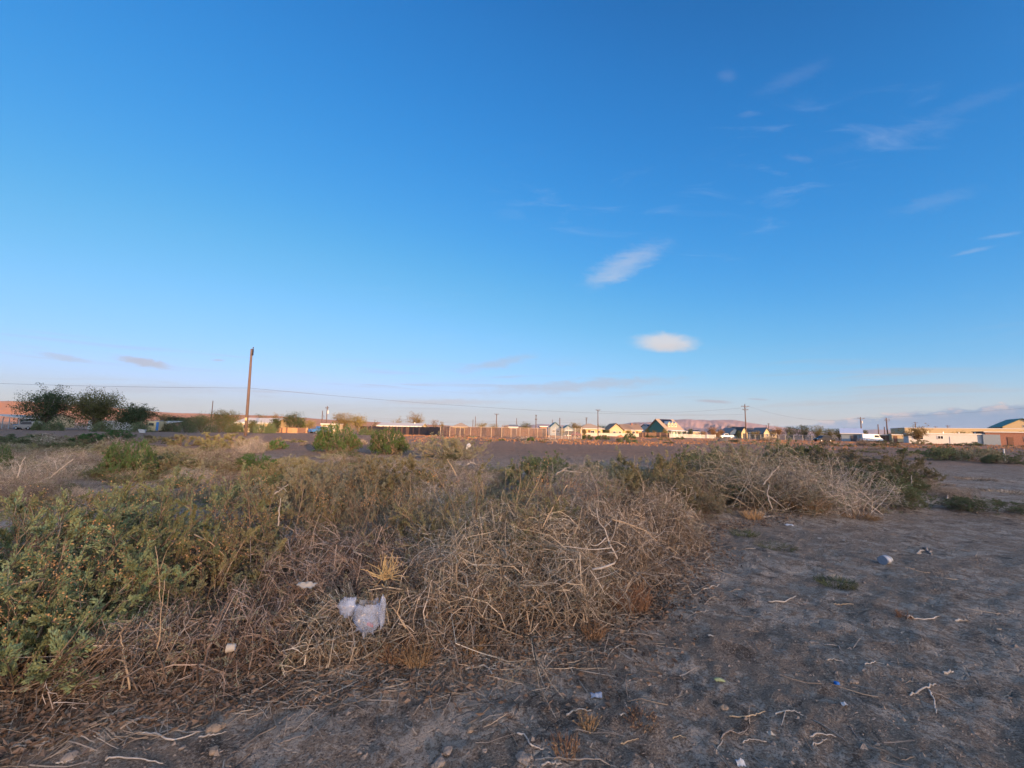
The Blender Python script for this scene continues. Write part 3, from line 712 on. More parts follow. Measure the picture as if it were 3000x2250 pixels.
hy = house('house', 'long brown roofed house with a chimney beside the dark gable', 1827, 1880, 168, 2.7, 4.8, 'side', 'yellow_wall', 'roof_brown', 10, 0, [('w', .3, 1.4, 1.1, 1.5), ('w', .55, 1.2, 1.1, 1.5), ('d', .75, .9, 2, 0)], over=.5)
chimney(hy, 1.0, 4.5, 5.0)
hw_ = house('house', 'small white house with a dark solar roof beside the green gabled house', 1906, 1932, 178, 2.9, 5.2, 'side', 'white', 'roof_grey', 9, 22, [('w', .5, 1.2, 1.1, 1.6)], over=.4)
MB().prism([(.3, 3.42), (4.0, 5.02), (4.0, 5.1), (.3, 3.5)], -1.6, 2.2, 'x').build('solar_panel', M['solar'], hw_, loc=(0, 0, .02))
# green gabled house with three dormers
gh = house('house', 'green gabled house with three white dormers and solar panels', 1946, 2008, 168, 3.0, 7.3, 'side', 'green_wall', 'roof_tan', 11, 24, [('w', .2, 1.2, 1.2, 1.6), ('d', .45, 1.0, 2.1, 0, 'white'), ('w', .75, 1.4, 1.2, 1.6)], over=.7)
ghw = gh['w']
for k in range(3):
    dx = -ghw * .2 + k * ghw * .2
    dm = MB().prism([(dx - .75, 4.1), (dx + .75, 4.1), (dx + .75, 5.3), (dx, 6.2), (dx - .75, 5.3)], 1.2, 4.2, 'y').build('dormer', M['cream'], gh)
    for sx in (-1, 1):
        MB().prism([(dx + sx * .95, 5.15), (dx, 6.3), (dx, 6.42), (dx + sx * .95, 5.27)], 1.0, 4.4, 'y').build('roof', M['white'], dm)
    window(dm, dx, 4.85, .8, .9, 1.16)
MB().prism([(3.1, 5.62), (5.2, 7.26), (5.2, 7.38), (3.1, 5.74)], -ghw * .34, ghw * .36, 'x').build('solar_panel', M['solar'], gh)
MB().prism([(-2.6, 2.45), (-.4, 2.75), (-.4, 2.9), (-2.6, 2.6)], -ghw * .5, ghw * .52, 'x').build('porch_roof', M['trim'], gh)
for k in range(4): MB().box((-ghw * .47 + k * ghw * .31, -2.4, 1.25), (.16, .16, 2.5)).build('porch_post', M['trim'], gh)
# yard flagged left wing of the green house in darker teal
house('house', 'long low dark roofed house behind the picket fence', 2031, 2062, 176, 2.4, 3.1, 'shed', 'tan_wall', 'roof_dark', 7, 0, [('w', .3, 1.2, 1.0, 1.4), ('w', .7, 1.2, 1.0, 1.4)])
house('house', 'grey low house behind the white pickup', 2100, 2140, 182, 2.6, 3.9, 'side', 'grey_wall', 'roof_grey', 8, 0, [('w', .3, 1.3, 1.1, 1.5), ('d', .6, .9, 2, 0, 'tarp_blue')])
house('house', 'white gabled house lit by the sun beside the white pickup', 2140, 2166, 176, 2.5, 4.3, 'front', 'white', 'roof_grey', 8, 0, [('w', .5, 1.3, 1.1, 1.5)])
house('house', 'cream gabled porch house behind the cross-armed utility pole', 2172, 2190, 172, 2.7, 4.7, 'front', 'cream', 'roof_dark', 9, 0, [('d', .5, 1.2, 2.1, 0, 'roof_dark')])
house('house', 'grey house with dark roof and round arch window', 2192, 2222, 178, 2.7, 4.4, 'side', 'grey_wall', 'roof_dark', 9, 0, [('w', .35, 1.3, 1.1, 1.5), ('w', .75, 1.0, 1.1, 1.5)])
house('house', 'small sunlit cream gabled house before the dark tree row', 2238, 2256, 170, 2.6, 4.5, 'front', 'cream', 'roof_grey', 8, 0, [('w', .5, 1.2, 1.1, 1.5)])
house('house', 'cream house with low dark roof at the end of the house row', 2256, 2276, 172, 2.6, 3.9, 'side', 'cream', 'roof_dark', 8, 0, [('w', .5, 1.2, 1.1, 1.5)])
# right
bc = house('cottage', 'pale blue cottage with blue metal roof', 2472, 2518, 132, 2.7, 4.1, 'side', 'blue_wall', 'roof_blue', 6, -38, [('d', .6, 1.6, 1.9, 0, 'roof_dark')], over=.4, cat='cottage')
bw = bc['w']
MB().box((bw / 2 + .04, 3.0, 1.3), (.1, 1.0, 2.2)).build('door', M['white'], bc)
wn = MB().box((bw / 2 + .05, 4.3, 1.6), (.1, .8, 1.0)).build('window', M['trim'], bc)
MB().box((bw / 2 + .09, 4.3, 1.6), (.06, .62, .82)).build('pane', M['pane'], wn)
house('shed', 'long low dark shed with one sunlit end', 2578, 2613, 136, 2.3, 2.5, 'flat', 'rust_wall', 'roof_dark', 5, -30, [('d', .3, 1.0, 1.9, 0)], cat='shed', over=.3)
house('shed', 'tan block shed beside the mobile home', 2624, 2690, 130, 2.4, 2.6, 'flat', 'tan_wall', 'roof_grey', 4, -32, [('d', .12, .9, 2, 0), ('w', .7, 1.0, .9, 1.4)], cat='shed', over=.15)
mh = house('mobile_home', 'long white weathered mobile home with two dark windows', 2690, 2852, 112, 2.75, 3.0, 'flat', 'white', 'roof_white', 4.5, -30, [('w', .13, 2.2, 1.2, 1.7), ('w', .43, 1.2, .9, 1.75), ('d', .58, .9, 2.0, 0, 'white')], cat='mobile home', over=.12)
for k in range(5): vent(mh, -6 + 3.1 * k, 2.2, 3.0)
wh = house('warehouse', 'big tan metal warehouse spanning behind the mobile home', 2700, 2960, 168, 5.7, 5.9, 'flat', 'warehouse_wall', 'roof_dark', 30, -34, [], cat='warehouse', over=.1)
wh2 = house('warehouse', 'taller tan hall with green gabled roof at the picture edge', 2962, 3040, 196, 7.8, 11.6, 'front', 'warehouse_wall', 'roof_green', 22, -38, [('w', .55, 1.2, 1.2, 7.9)], cat='warehouse', over=.7)
bk = house('building', 'low brick building with pale blue garage door at the picture edge', 2925, 3080, 104, 3.4, 3.7, 'flat', 'brick_wall', 'roof_brown', 10, -36, [('d', .08, 3.0, 2.7, 0, 'blue_wall'), ('d', .32, 1.0, 2.1, 0), ('w', .55, 1.6, 1.2, 1.7)], cat='building', over=.3)

# walls and fences
def wall_run(name, label, px0, px1, D, h, mat, cat='wall', th=.2, D1=None):
    a = np.array([X(px0, D), D]); D1 = D1 or D; b = np.array([X(px1, D1), D1])
    L = np.linalg.norm(b - a); rz = math.atan2(*(b - a)[::-1]); c = (a + b) / 2
    root = empty(name, (c[0], c[1], gz(*c) - .05), label, cat, None, rz)
    n = max(2, int(L / 2.6))
    for k in range(n):
        MB().box((-L / 2 + (k + .5) * L / n, 0, h / 2), (L / n - .02, th, h)).build('panel', M[mat], root)
    MB().box((0, 0, h + .05), (L, th * 1.5, .1)).build('cap', M[mat], root)
wall_run('garden_wall', 'low white block wall before the yellow houses', 1716, 1872, 150, 1.15, 'block_wall')
def fence(name, label, pts, h, post_mat, fill, fill_mat, step=2.4, post=.11, rail=None, cat='fence', posts=None, gap=.0, board=.3, tilt=0.0, group=None):
    """PTS [(px, D)...]; fill: 'boards' one child each, 'mesh', 'pickets', None"""
    rg = random.Random(len(label))
    P0 = [np.array([X(p, D), D]) for p, D in pts]
    c = P0[len(P0) // 2]
    root = empty(name, (c[0], c[1], 0), label, cat, group)
    for a, b in zip(P0[:-1], P0[1:]):
        L = np.linalg.norm(b - a); u = (b - a) / L; rz = math.atan2(u[1], u[0])
        R3 = Matrix.Rotation(rz, 3, 'Z')
        n = max(1, round(L / step))
        for k in range(n + 1):
            q = a + u * L * k / n - c
            z0 = gz(*(q + c))
            hh = h * rg.uniform(1.0, 1.06)
            MB().box((q[0], q[1], z0 + hh / 2), (post, post, hh), Matrix.Rotation(rg.uniform(-tilt, tilt), 3, 'Y') @ R3).build('post', M[post_mat], root)
        if rail:
            for zz in rail:
                za, zb = gz(*a), gz(*b)
                A, B = a - c, b - c
                MB().tube([(A[0], A[1], za + zz), (B[0], B[1], zb + zz)], .045, 6).build('rail', M[post_mat], root)
        if fill == 'boards':
            m = max(1, round(L / board))
            nrm = np.array([-u[1], u[0]]) * .08
            for k in range(m):
                q = a + u * L * (k + .5) / m - c - nrm
                hh = h * rg.uniform(.93, 1.0)
                MB().box((q[0], q[1], gz(*(q + c)) + hh / 2), (L / m - gap, .03, hh), R3 @ Matrix.Rotation(rg.uniform(-tilt, tilt) * .5, 3, 'Y')).build('board', M[rg.choice(fill_mat)], root)
        elif fill == 'mesh':
            A, B = a - c, b - c; za, zb = gz(*a) + .05, gz(*b) + .05
            o = MB().add([(A[0], A[1], za), (B[0], B[1], zb), (B[0], B[1], zb + h - .1), (A[0], A[1], za + h - .1)], [(0, 1, 2, 3)]).build('wire_mesh', M[fill_mat], root)
        elif fill == 'pickets':
            V = MB(); m = int(L / .2)
            for k in range(m):
                q = a + u * L * (k + .5) / m - c
                V.box((q[0], q[1] - .06, gz(*(q + c)) + h * .47), (.11, .025, h * .9), R3)
            tag(V.build('pickets', M[fill_mat], root), kind='stuff')
            for zz in (h * .25, h * .75):
                A, B = a - c, b - c
                MB().tube([(A[0], A[1], gz(*a) + zz), (B[0], B[1], gz(*b) + zz)], .04, 4).build('rail', M[fill_mat], root)
    return root
def wire_mat(name, c, opacity):
    m, t, b = material(name)
    tc = t.n('ShaderNodeTexCoord')
    b.inputs['Base Color'].default_value = rgba(c); b.inputs['Roughness'].default_value = .6
    t.put(b.inputs['Alpha'], t.rng(t.noise(tc.outputs['Object'], .8, 3), .3, .7, opacity * .7, min(1, opacity * 1.3)))
    return m
M['chain'] = wire_mat('chain_link', (.35, .34, .33), .22)
M['shade_cloth'] = wire_mat('shade_cloth', (.085, .055, .055), .6)
fence('screen_fence', 'dark slatted screen fence running down to the wire corral', [(1056, 128), (1200, 112), (1290, 98)], 2.15, 'post_wood', 'boards', ['fence_dark', 'fence_dark', 'fence_dark', 'fence_brown'], step=3, board=.75, gap=.03, tilt=.02)
fence('wire_corral', 'long wire corral with pale posts and brown shade cloth', [(1292, 95), (1318, 88), (1470, 88), (1600, 92)], 2.15, 'post_wood', 'mesh', 'shade_cloth', step=2.2, rail=[2.15], tilt=.03)
fence('board_fence', 'brown board fence seen through the wire corral', [(1296, 104), (1588, 106)], 2.0, 'post_wood', 'boards', ['fence_brown', 'fence_brown', 'fence_dark'], step=3.5, board=1.1, gap=.12, tilt=.02)
fence('post_fence', 'row of tall pale posts with sagging wire before the blue house', [(1608, 84), (1704, 84)], 2.35, 'block_wall', 'mesh', 'chain', step=1.25, post=.085, tilt=.02)
fence('wooden_fence', 'orange brown board fence beside the far green hedge', [(800, 104), (902, 104)], 1.35, 'fence_wood', 'boards', ['fence_wood', 'fence_wood', 'fence_brown'], step=2.4, board=.42, gap=.02)
fence('wooden_fence', 'sunlit board fence before the small solar roofed house', [(1872, 150), (1962, 142)], 1.7, 'fence_wood', 'boards', ['fence_wood', 'fence_brown'], step=2.5, board=.6, gap=.04)
fence('picket_fence', 'white picket fence before the green gabled house', [(1962, 140), (2096, 140)], 1.4, 'vinyl', 'pickets', 'vinyl', step=2.4, post=.14)
fence('chain_link_fence', 'pale chain-link fence with a row of posts beside the dark car', [(2196, 142), (2300, 128), (2378, 122)], 1.75, 'block_wall', 'mesh', 'chain', step=2.6, post=.12, rail=[1.75])

# ------------------------------------------------------------------ utility poles and wires
def utility_pole(label, px, D, top_py, arms=(), lean=(0, 0), r=.16, extra=None, mat='pole', group='utility poles'):
    x = X(px, D); z0 = gz(x, D)
    Hh = P(px, top_py, D)[2] - z0
    root = empty('utility_pole', (x, D, z0), label, 'pole', group)
    top = (lean[0], lean[1], Hh)
    MB().tube([(0, 0, -.2), (lean[0] * .5, lean[1] * .5, Hh * .5), top], [r * 1.15, r, r * .78], 10).build('shaft', M[mat], root, smooth=True)
    f = lambda z: (lean[0] * z / Hh, lean[1] * z / Hh)
    for dz, L, rz in arms:
        z = Hh - dz; ox, oy = f(z); R3 = Matrix.Rotation(rz, 3, 'Z')
        a = MB().box((ox, oy - r - .05, z), (L, .11, .13), R3).build('crossarm', M[mat], root)
        for k in (-.47, -.3, .3, .47):
            v = R3 @ Vector((k * L, 0, 0))
            MB().tube([(ox + v.x, oy - r - .05 + v.y, z + .06), (ox + v.x, oy - r - .05 + v.y, z + .26)], [.04, .06], 6).build('insulator', M['glass_ins'], a)
        for k in (-.28, .28):
            MB().tube([(ox + k * L, oy - r - .1, z - .05), (ox, oy - r - .06, z - .65)], .025, 4).build('brace', M['dark_metal'], a)
    if extra == 'transformer':
        ox, oy = f(Hh - 1.9)
        c = MB().tube([(ox + .42, oy - .1, Hh - 2.5), (ox + .42, oy - .1, Hh - 1.5)], .26, 10).build('transformer', M['zinc'], root, smooth=False)
        MB().box((ox + .2, oy - .08, Hh - 2.0), (.2, .08, .5)).build('bracket', M['dark_metal'], c)
    if extra == 'cap':
        MB().box((lean[0] + .24, lean[1] - .05, Hh - .55), (.16, .2, 1.0)).build('bracket', M['dark_metal'], root)
        MB().tube([(lean[0] + .22, lean[1], Hh - .05), (lean[0] + .22, lean[1], Hh + .3)], [.05, .09], 8).build('insulator', M['dark_metal'], root)
        MB().box((0, -r - .06, 2.6), (.3, .03, .45)).build('marker_tag', M['yellow_wall'], root)
    return root, np.array([x, D, z0]), Hh
pl0, b0, H0 = utility_pole('tall bare leaning utility pole with no crossarm, nearest of all poles', 722, 64, 1022, r=.2, extra='cap', lean=(-.25, 0))
plR, bR, HR = utility_pole('tall utility pole with two crossarms beside the chain-link fence', 2186, 128, 1184, [(.75, 2.5, 0), (1.75, 1.8, 0)], r=.17)
pl1, b1, H1 = utility_pole('utility pole with one short crossarm before the yellow hip-roofed house', 1752, 140, 1200, [(.2, 1.55, 0)], r=.15)
pl2, b2, H2 = utility_pole('utility pole with a crossarm and transformer behind the pale blue cottage', 2525, 165, 1222, [(.5, 3.4, .15)], r=.2, extra='transformer')
pl3, b3, H3 = utility_pole('thick utility pole with two close crossarms behind the dark shed', 2601, 190, 1224, [(.7, 2.9, .1), (1.4, 2.9, .1)], r=.26)
for px_, D_, tp, ar, lb in [
    (617, 150, 1174, (), 'sunlit bare pole rising above the green hedge'), (955, 140, 1190, [(.6, 1.2, 0)], 'sunlit pole with a transformer beside the small tan mobile home'),
    (942, 150, 1203, (), 'thin bare pole close beside the transformer pole'), (1385, 210, 1229, (), 'shorter of the twin bare poles by the corral'),
    (1392, 230, 1220, (), 'taller of the twin bare poles by the corral'), (1454, 170, 1212, [(.2, 1.9, 0)], 'pole with a wide crossarm above the wire corral'),
    (1513, 220, 1225, (), 'thin bare pole beside the golden tree behind the corral'), (1570, 150, 1216, [(.15, .5, 0), (1.6, .8, 0)], 'pole with two stubby crossarms beyond the corral'),
    (1618, 230, 1229, (), 'faint thin pole behind the pale blue house'), (1640, 160, 1224, (), 'bare pole beside the pale blue house'),
    (1718, 210, 1223, [(.3, 1.3, 0), (1.3, .9, 0)], 'grey pole with two small crossarms above the hip roof'),
    (2246, 260, 1246, (), 'short bare pole before the end of the hills'), (2253, 240, 1240, [(.4, 1.6, 0)], 'small pole with a crossarm before the end of the hills'),
    (2575, 165, 1243, (), 'bare stub pole behind the white van'), (2593, 175, 1250, (), 'shortest stub pole between the van and the shed'),
    (2685, 230, 1236, [(.5, 2.6, 0)], 'pole with a crossarm above the lone yard tree'), (2743, 280, 1249, [(.4, 3.0, 0)], 'small distant crossarm pole over the warehouse roof'),
    (2780, 270, 1246, [(.4, 3.2, 0), (1.1, 2.6, 0)], 'distant double crossarm pole over the warehouse roof')]:
    utility_pole(lb, px_, D_, tp, ar, r=.17 if D_ < 160 else .2, extra='transformer' if 'transformer' in lb else None)
def cable(label, a, b, sag, r=.02, n=28):
    t = np.linspace(0, 1, n)
    pts = np.outer(1 - t, a) + np.outer(t, b); pts[:, 2] -= sag * 4 * t * (1 - t)
    V, Q = tubes(pts[None], np.full((1, n), r), 5)
    tag(link('power_line', npmesh('power_line', V, Q, M['wire'], True)), label, 'cable', 'overhead cables')
ap = b0 + np.array([-.12, 0, H0 * .545])
cable('single cable sloping from the tall bare pole toward the picture edge', P(-700, 1092, 60), ap, .5, .017)
cable('single cable running from the tall bare pole to the double crossarm pole', ap, bR + np.array([-.6, 0, HR - 3.2]), 1.6, .019, 60)
cable('upper wire strung behind the corral poles', P(1060, 1222, 200), P(1718, 1229, 210), 1.6, .02)
cable('lower wire strung behind the corral poles', P(1060, 1228, 200), P(1718, 1236, 210), 1.2, .02)
cable('wire between the single-arm pole and the double crossarm pole', b1 + np.array([0, 0, H1 - .6]), bR + np.array([-1, 0, HR - 1.2]), .9, .02)
cable('wire from the double crossarm pole to the cottage pole', bR + np.array([1, 0, HR - .7]), b2 + np.array([-1, 0, H2 - .4]), 2.4, .02)
cable('wire climbing from the cottage pole over the warehouse to the picture edge', b2 + np.array([1, 0, H2 - .4]), P(3150, 1182, 120), .6, .02)

# ------------------------------------------------------------------ vehicles
def vehicle(name, label, px, D, kind, paint, yaw, cat='car'):
    x = X(px, D)
    root = empty(name, (x, D, gz(x, D)), label, cat, None, math.radians(yaw))
    if kind == 'pickup':
        L, Wd = 5.4, 1.85
        body = [(-2.7, .45), (2.65, .45), (2.7, .95), (1.5, 1.08), (.95, 1.12), (-2.65, 1.12), (-2.7, .95)]
        cab = [(-.75, 1.1), (1.25, 1.1), (.55, 1.78), (-.6, 1.8)]
        glass = [((-.62, 1.18), (.98, 1.18), (.45, 1.68), (-.5, 1.7))]
    elif kind == 'suv':
        L, Wd = 4.8, 1.85
        body = [(-2.4, .42), (2.35, .42), (2.4, .85), (1.35, 1.02), (-2.35, 1.05), (-2.42, .8)]
        cab = [(-2.3, 1.03), (1.2, 1.0), (.35, 1.68), (-2.0, 1.72)]
        glass = [((-2.05, 1.1), (.95, 1.08), (.28, 1.6), (-1.85, 1.62))]
    elif kind == 'van':
        L, Wd = 5.6, 2.1
        body = [(-2.8, .4), (2.7, .4), (2.8, .9), (2.3, 1.25), (-2.8, 1.25)]
        cab = [(-2.8, 1.24), (2.25, 1.24), (1.6, 2.4), (-2.75, 2.45)]
        glass = [((.5, 1.4), (2.0, 1.4), (1.55, 2.1), (.5, 2.1))]
    else:
        L, Wd = 4.5, 1.75
        body = [(-2.25, .4), (2.2, .4), (2.25, .72), (1.2, .92), (-1.6, .96), (-2.25, .85)]
        cab = [(-1.7, .94), (1.15, .9), (.4, 1.42), (-1.0, 1.44)]
        glass = [((-1.45, .98), (.9, .96), (.34, 1.36), (-.9, 1.37))]
    MB().prism(body, -Wd / 2, Wd / 2, 'y').build('body', M[paint], root, bevel=.05)
    cb = MB().prism(cab, -Wd / 2 + .12, Wd / 2 - .12, 'y').build('cabin', M[paint], root, bevel=.05)
    for g in glass:
        for sy in (-1, 1):
            y0 = sy * (Wd / 2 - .115)
            MB().prism(g, y0 - .012, y0 + .012, 'y').build('side_window', M['pane'], cb)
    (a, b_), (c_, d_) = cab[1], cab[2]
    ws = MB().add([(a + .012 - .08, -Wd / 2 + .2, b_ + .09), (a + .012 - .08, Wd / 2 - .2, b_ + .09), (c_ + .055, Wd / 2 - .25, d_ - .06), (c_ + .055, -Wd / 2 + .25, d_ - .06)], [(0, 1, 2, 3)])
    ws.build('windscreen', M['pane'], cb)
    for wx in (-L * .31, L * .31):
        for sy in (-1, 1):
            t = MB().tube([(wx, sy * (Wd / 2 - .2), .34), (wx, sy * (Wd / 2 + .02), .34)], .34, 16).build('tyre', M['tyre'], root)
            MB().tube([(wx, sy * (Wd / 2 + .0), .34), (wx, sy * (Wd / 2 + .04), .34)], .2, 12).build('rim', M['rim'], t)
    for sy in (-1, 1):
        MB().box((L / 2 - .03, sy * (Wd / 2 - .3), .74), (.08, .32, .16)).build('headlight', M['lamp'], root)
        MB().box((-L / 2 + .03, sy * (Wd / 2 - .2), .78), (.08, .16, .22)).build('tail_light', M['red'], root)
    return root
vehicle('parked_car', 'dusty grey sedan with a cream side parked by the carport', 85, 84, 'suv', 'paint_grey', 172)
vehicle('pickup_truck', 'blue pickup truck with a white top beside the small mobile home', 938, 104, 'pickup', 'paint_blue', 60, 'truck')
vehicle('pickup_truck', 'white pickup truck parked before the grey house', 2126, 160, 'pickup', 'paint_white', 176, 'truck')
vehicle('parked_car', 'dark station wagon with a pale bonnet beside the chain-link fence', 2410, 116, 'suv', 'paint_dark', 190)
vehicle('camper_van', 'white van parked behind the pale blue cottage', 2551, 130, 'van', 'paint_white', -10, 'van')
vehicle('parked_car', 'dark car parked behind the tall pale posts', 1676, 128, 'suv', 'paint_dark', 0)
vehicle('parked_car', 'maroon car half hidden behind the tall pale posts', 1690, 118, 'sedan', 'paint_maroon', 60)
# small camper at the field edge
ck = empty('camper', (X(452, 84), 84, gz(X(452, 84), 84)), 'small boxy white camper with a blue corner', 'camper', None, .2)
MB().box((0, 1.0, 1.25), (1.9, 2.6, 1.9)).build('body', M['cream'], ck, bevel=.06)
MB().box((.75, -.33, 1.2), (.45, .05, 1.7)).build('door', M['paint_blue'], ck)
MB().box((-.35, -.33, 1.55), (.9, .05, .5)).build('window', M['pane'], ck)
MB().box((.3, 1.0, 2.3), (1.0, 1.0, .2)).build('roof_vent', M['roof_grey'], ck)
for sx in (-.8, .8): MB().tube([(sx - .1, .8, .3), (sx + .1, .8, .3)], .3, 12).build('tyre', M['tyre'], ck)
for k, (px_, lb) in enumerate([(50, 'blue wheeled bin nearest the carport post'), (57, 'blue wheeled bin nearest the grey car')]):
    x = X(px_, 84); bn_ = empty('wheeled_bin', (x, 84, gz(x, 84)), lb, 'bin', 'blue bins by the carport')
    MB().add([(-.25, -.25, .1), (.25, -.25, .1), (.25, .25, .1), (-.25, .25, .1), (-.32, -.34, 1.0), (.32, -.34, 1.0), (.32, .34, 1.0), (-.32, .34, 1.0)], [(0, 3, 2, 1), (4, 5, 6, 7), (0, 1, 5, 4), (1, 2, 6, 5), (2, 3, 7, 6), (3, 0, 4, 7)]).build('body', M['bin_blue'], bn_)
    MB().box((0, 0, 1.04), (.7, .74, .07)).build('lid', M['bin_blue'], bn_)
    for sx in (-.28, .28): MB().tube([(sx - .03, .3, .12), (sx + .03, .3, .12)], .12, 10).build('wheel', M['tyre'], bn_)
x = X(420, 70); tb = empty('plastic_tub', (x, 70, gz(x, 70)), 'white plastic tub tipped over before the far green hedge', 'tub', None, .5)
MB().add([(-.35, -.3, .05), (.35, -.3, .0), (.35, .3, .0), (-.35, .3, .05), (-.5, -.4, .62), (.42, -.4, .5), (.42, .4, .5), (-.5, .4, .62)], [(0, 3, 2, 1), (4, 5, 6, 7), (0, 1, 5, 4), (1, 2, 6, 5), (2, 3, 7, 6), (3, 0, 4, 7)]).build('shell', M['foam'], tb, bevel=.04)
MB().tube([(-.52, -.42, .62), (.44, -.42, .5), (.44, .42, .5), (-.52, .42, .62)], .035, 5).build('rim', M['foam'], tb)
x, D_ = X(2938, 31), 31
mp = empty('marker_post', (x, D_, gz(x, D_)), 'white marker post standing in the far dirt', 'post')
MB().tube([(0, 0, -.1), (-.03, 0, .85)], .045, 10).build('shaft', M['white'], mp)
MB().tube([(-.03, 0, .85), (-.032, 0, .93)], .055, 10).build('cap', M['white'], mp)

# ------------------------------------------------------------------ trees
def tree(label, px, D, top_py, hw, leafm, name='tree', n=2600, leaf=.24, trunk_h=.28, bare=.0, lobes=9, flat=.75, group=None, seed=None, base_fill=.25, woodm='bark'):
    rg = np.random.default_rng(seed if seed is not None else int(px * 7 + D))
    x = X(px, D); z0 = gz(x, D)
    Hh = P(px, top_py, D)[2] - z0; R = hw / FPX * D
    root = empty(name, (x, D, z0), label, 'tree', group)
    th = Hh * trunk_h
    # limbs
    nl = lobes + 3
    az = rg.uniform(0, 2 * np.pi, nl) + np.arange(nl) * 2.4; el = rg.uniform(.15, 1.35, nl)
    tips = np.stack([np.cos(az) * np.cos(el) * R * .85, np.sin(az) * np.cos(el) * R * .85, th + np.sin(el) * (Hh - th) * .86], 1)
    tips *= rg.uniform(.7, 1.0, (nl, 1)) ; tips[:, 2] = np.maximum(tips[:, 2], th * .8)
    s = np.linspace(0, 1, 6)
    st = np.stack([rg.uniform(-.08, .08, nl) * R, rg.uniform(-.08, .08, nl) * R, th * rg.uniform(.25, .9, nl)], 1)
    Pt = st[:, None] * (1 - s)[None, :, None] + tips[:, None] * s[None, :, None]
    Pt[:, :, 2] += np.sin(s * np.pi)[None] * Hh * .06; Pt[:, 1:-1] += rg.normal(0, .03, (nl, 4, 3)) * Hh
    rr = np.linspace(1, .18, 6)[None] * Hh * .017 * np.ones((nl, 1))
    parts = [tubes(Pt, rr, 5)]
    tk = np.array([[0, 0, -.2], [rg.uniform(-.1, .1) * R, 0, th * .5], [rg.uniform(-.12, .12) * R, 0, th]])[None]
    trunk = link('trunk', npmesh('trunk', *tubes(tk, np.array([[1.35, 1, .8]]) * Hh * .026, 8), M[woodm], True), root)
    # twigs off the limbs
    nt = 150
    li = rg.integers(0, nl, nt); tt = rg.uniform(.35, 1, nt)
    b = Pt[li, (tt * 5).astype(int)]
    d = rg.normal(size=(nt, 3)); d[:, 2] = np.abs(d[:, 2]) * .8; d /= np.linalg.norm(d, axis=1, keepdims=True)
    e = b + d * R * rg.uniform(.2, .5, (nt, 1))
    Tp = b[:, None] * (1 - np.linspace(0, 1, 4))[None, :, None] + e[:, None] * np.linspace(0, 1, 4)[None, :, None]
    Tp[:, 1:3] += rg.normal(0, .012, (nt, 2, 3)) * Hh
    parts.append(tubes(Tp, np.linspace(1, .35, 4)[None] * Hh * .0045 * np.ones((nt, 1)), 3))
    tag(link('limbs', npmesh('limbs', *cat_arrays(parts), M[woodm]), root), kind='stuff')
    # crown: leaf clumps around the twig ends
    k = int(n * (1 - bare))
    ends = np.concatenate([tips, e, Tp[:, 2]])
    ci = rg.integers(0, len(ends), k)
    spread = R * .085
    bd = rg.normal(0, 1, (k, 3)); bd *= (rg.uniform(0, 1, (k, 1)) ** .4) / np.linalg.norm(bd, axis=1, keepdims=True)
    pos = ends[ci] + bd * (rg.uniform(.10, .22, len(ends))[ci] * R)[:, None] * np.array([1, 1, flat])
    if base_fill:
        m = int(k * base_fill)
        a = rg.uniform(0, 2 * np.pi, m); q = np.sqrt(rg.uniform(0, 1, m)) * R * .75
        pos[:m] = np.stack([np.cos(a) * q, np.sin(a) * q, rg.uniform(.06, .8, m) * Hh], 1) + rg.normal(0, R * .05, (m, 3))
    pos[:, 2] = np.clip(pos[:, 2], .3, Hh * 1.02)
    V, Q = leaf_quads(pos, rg.normal(size=(k, 3)), rg.uniform(.6, 1.3, k) * leaf, rg.uniform(.35, .7, k) * leaf, rg)
    tag(link('crown', npmesh('crown', V, Q, M[leafm]), root), kind='stuff')
    return root
tg = 'trees around the houses'
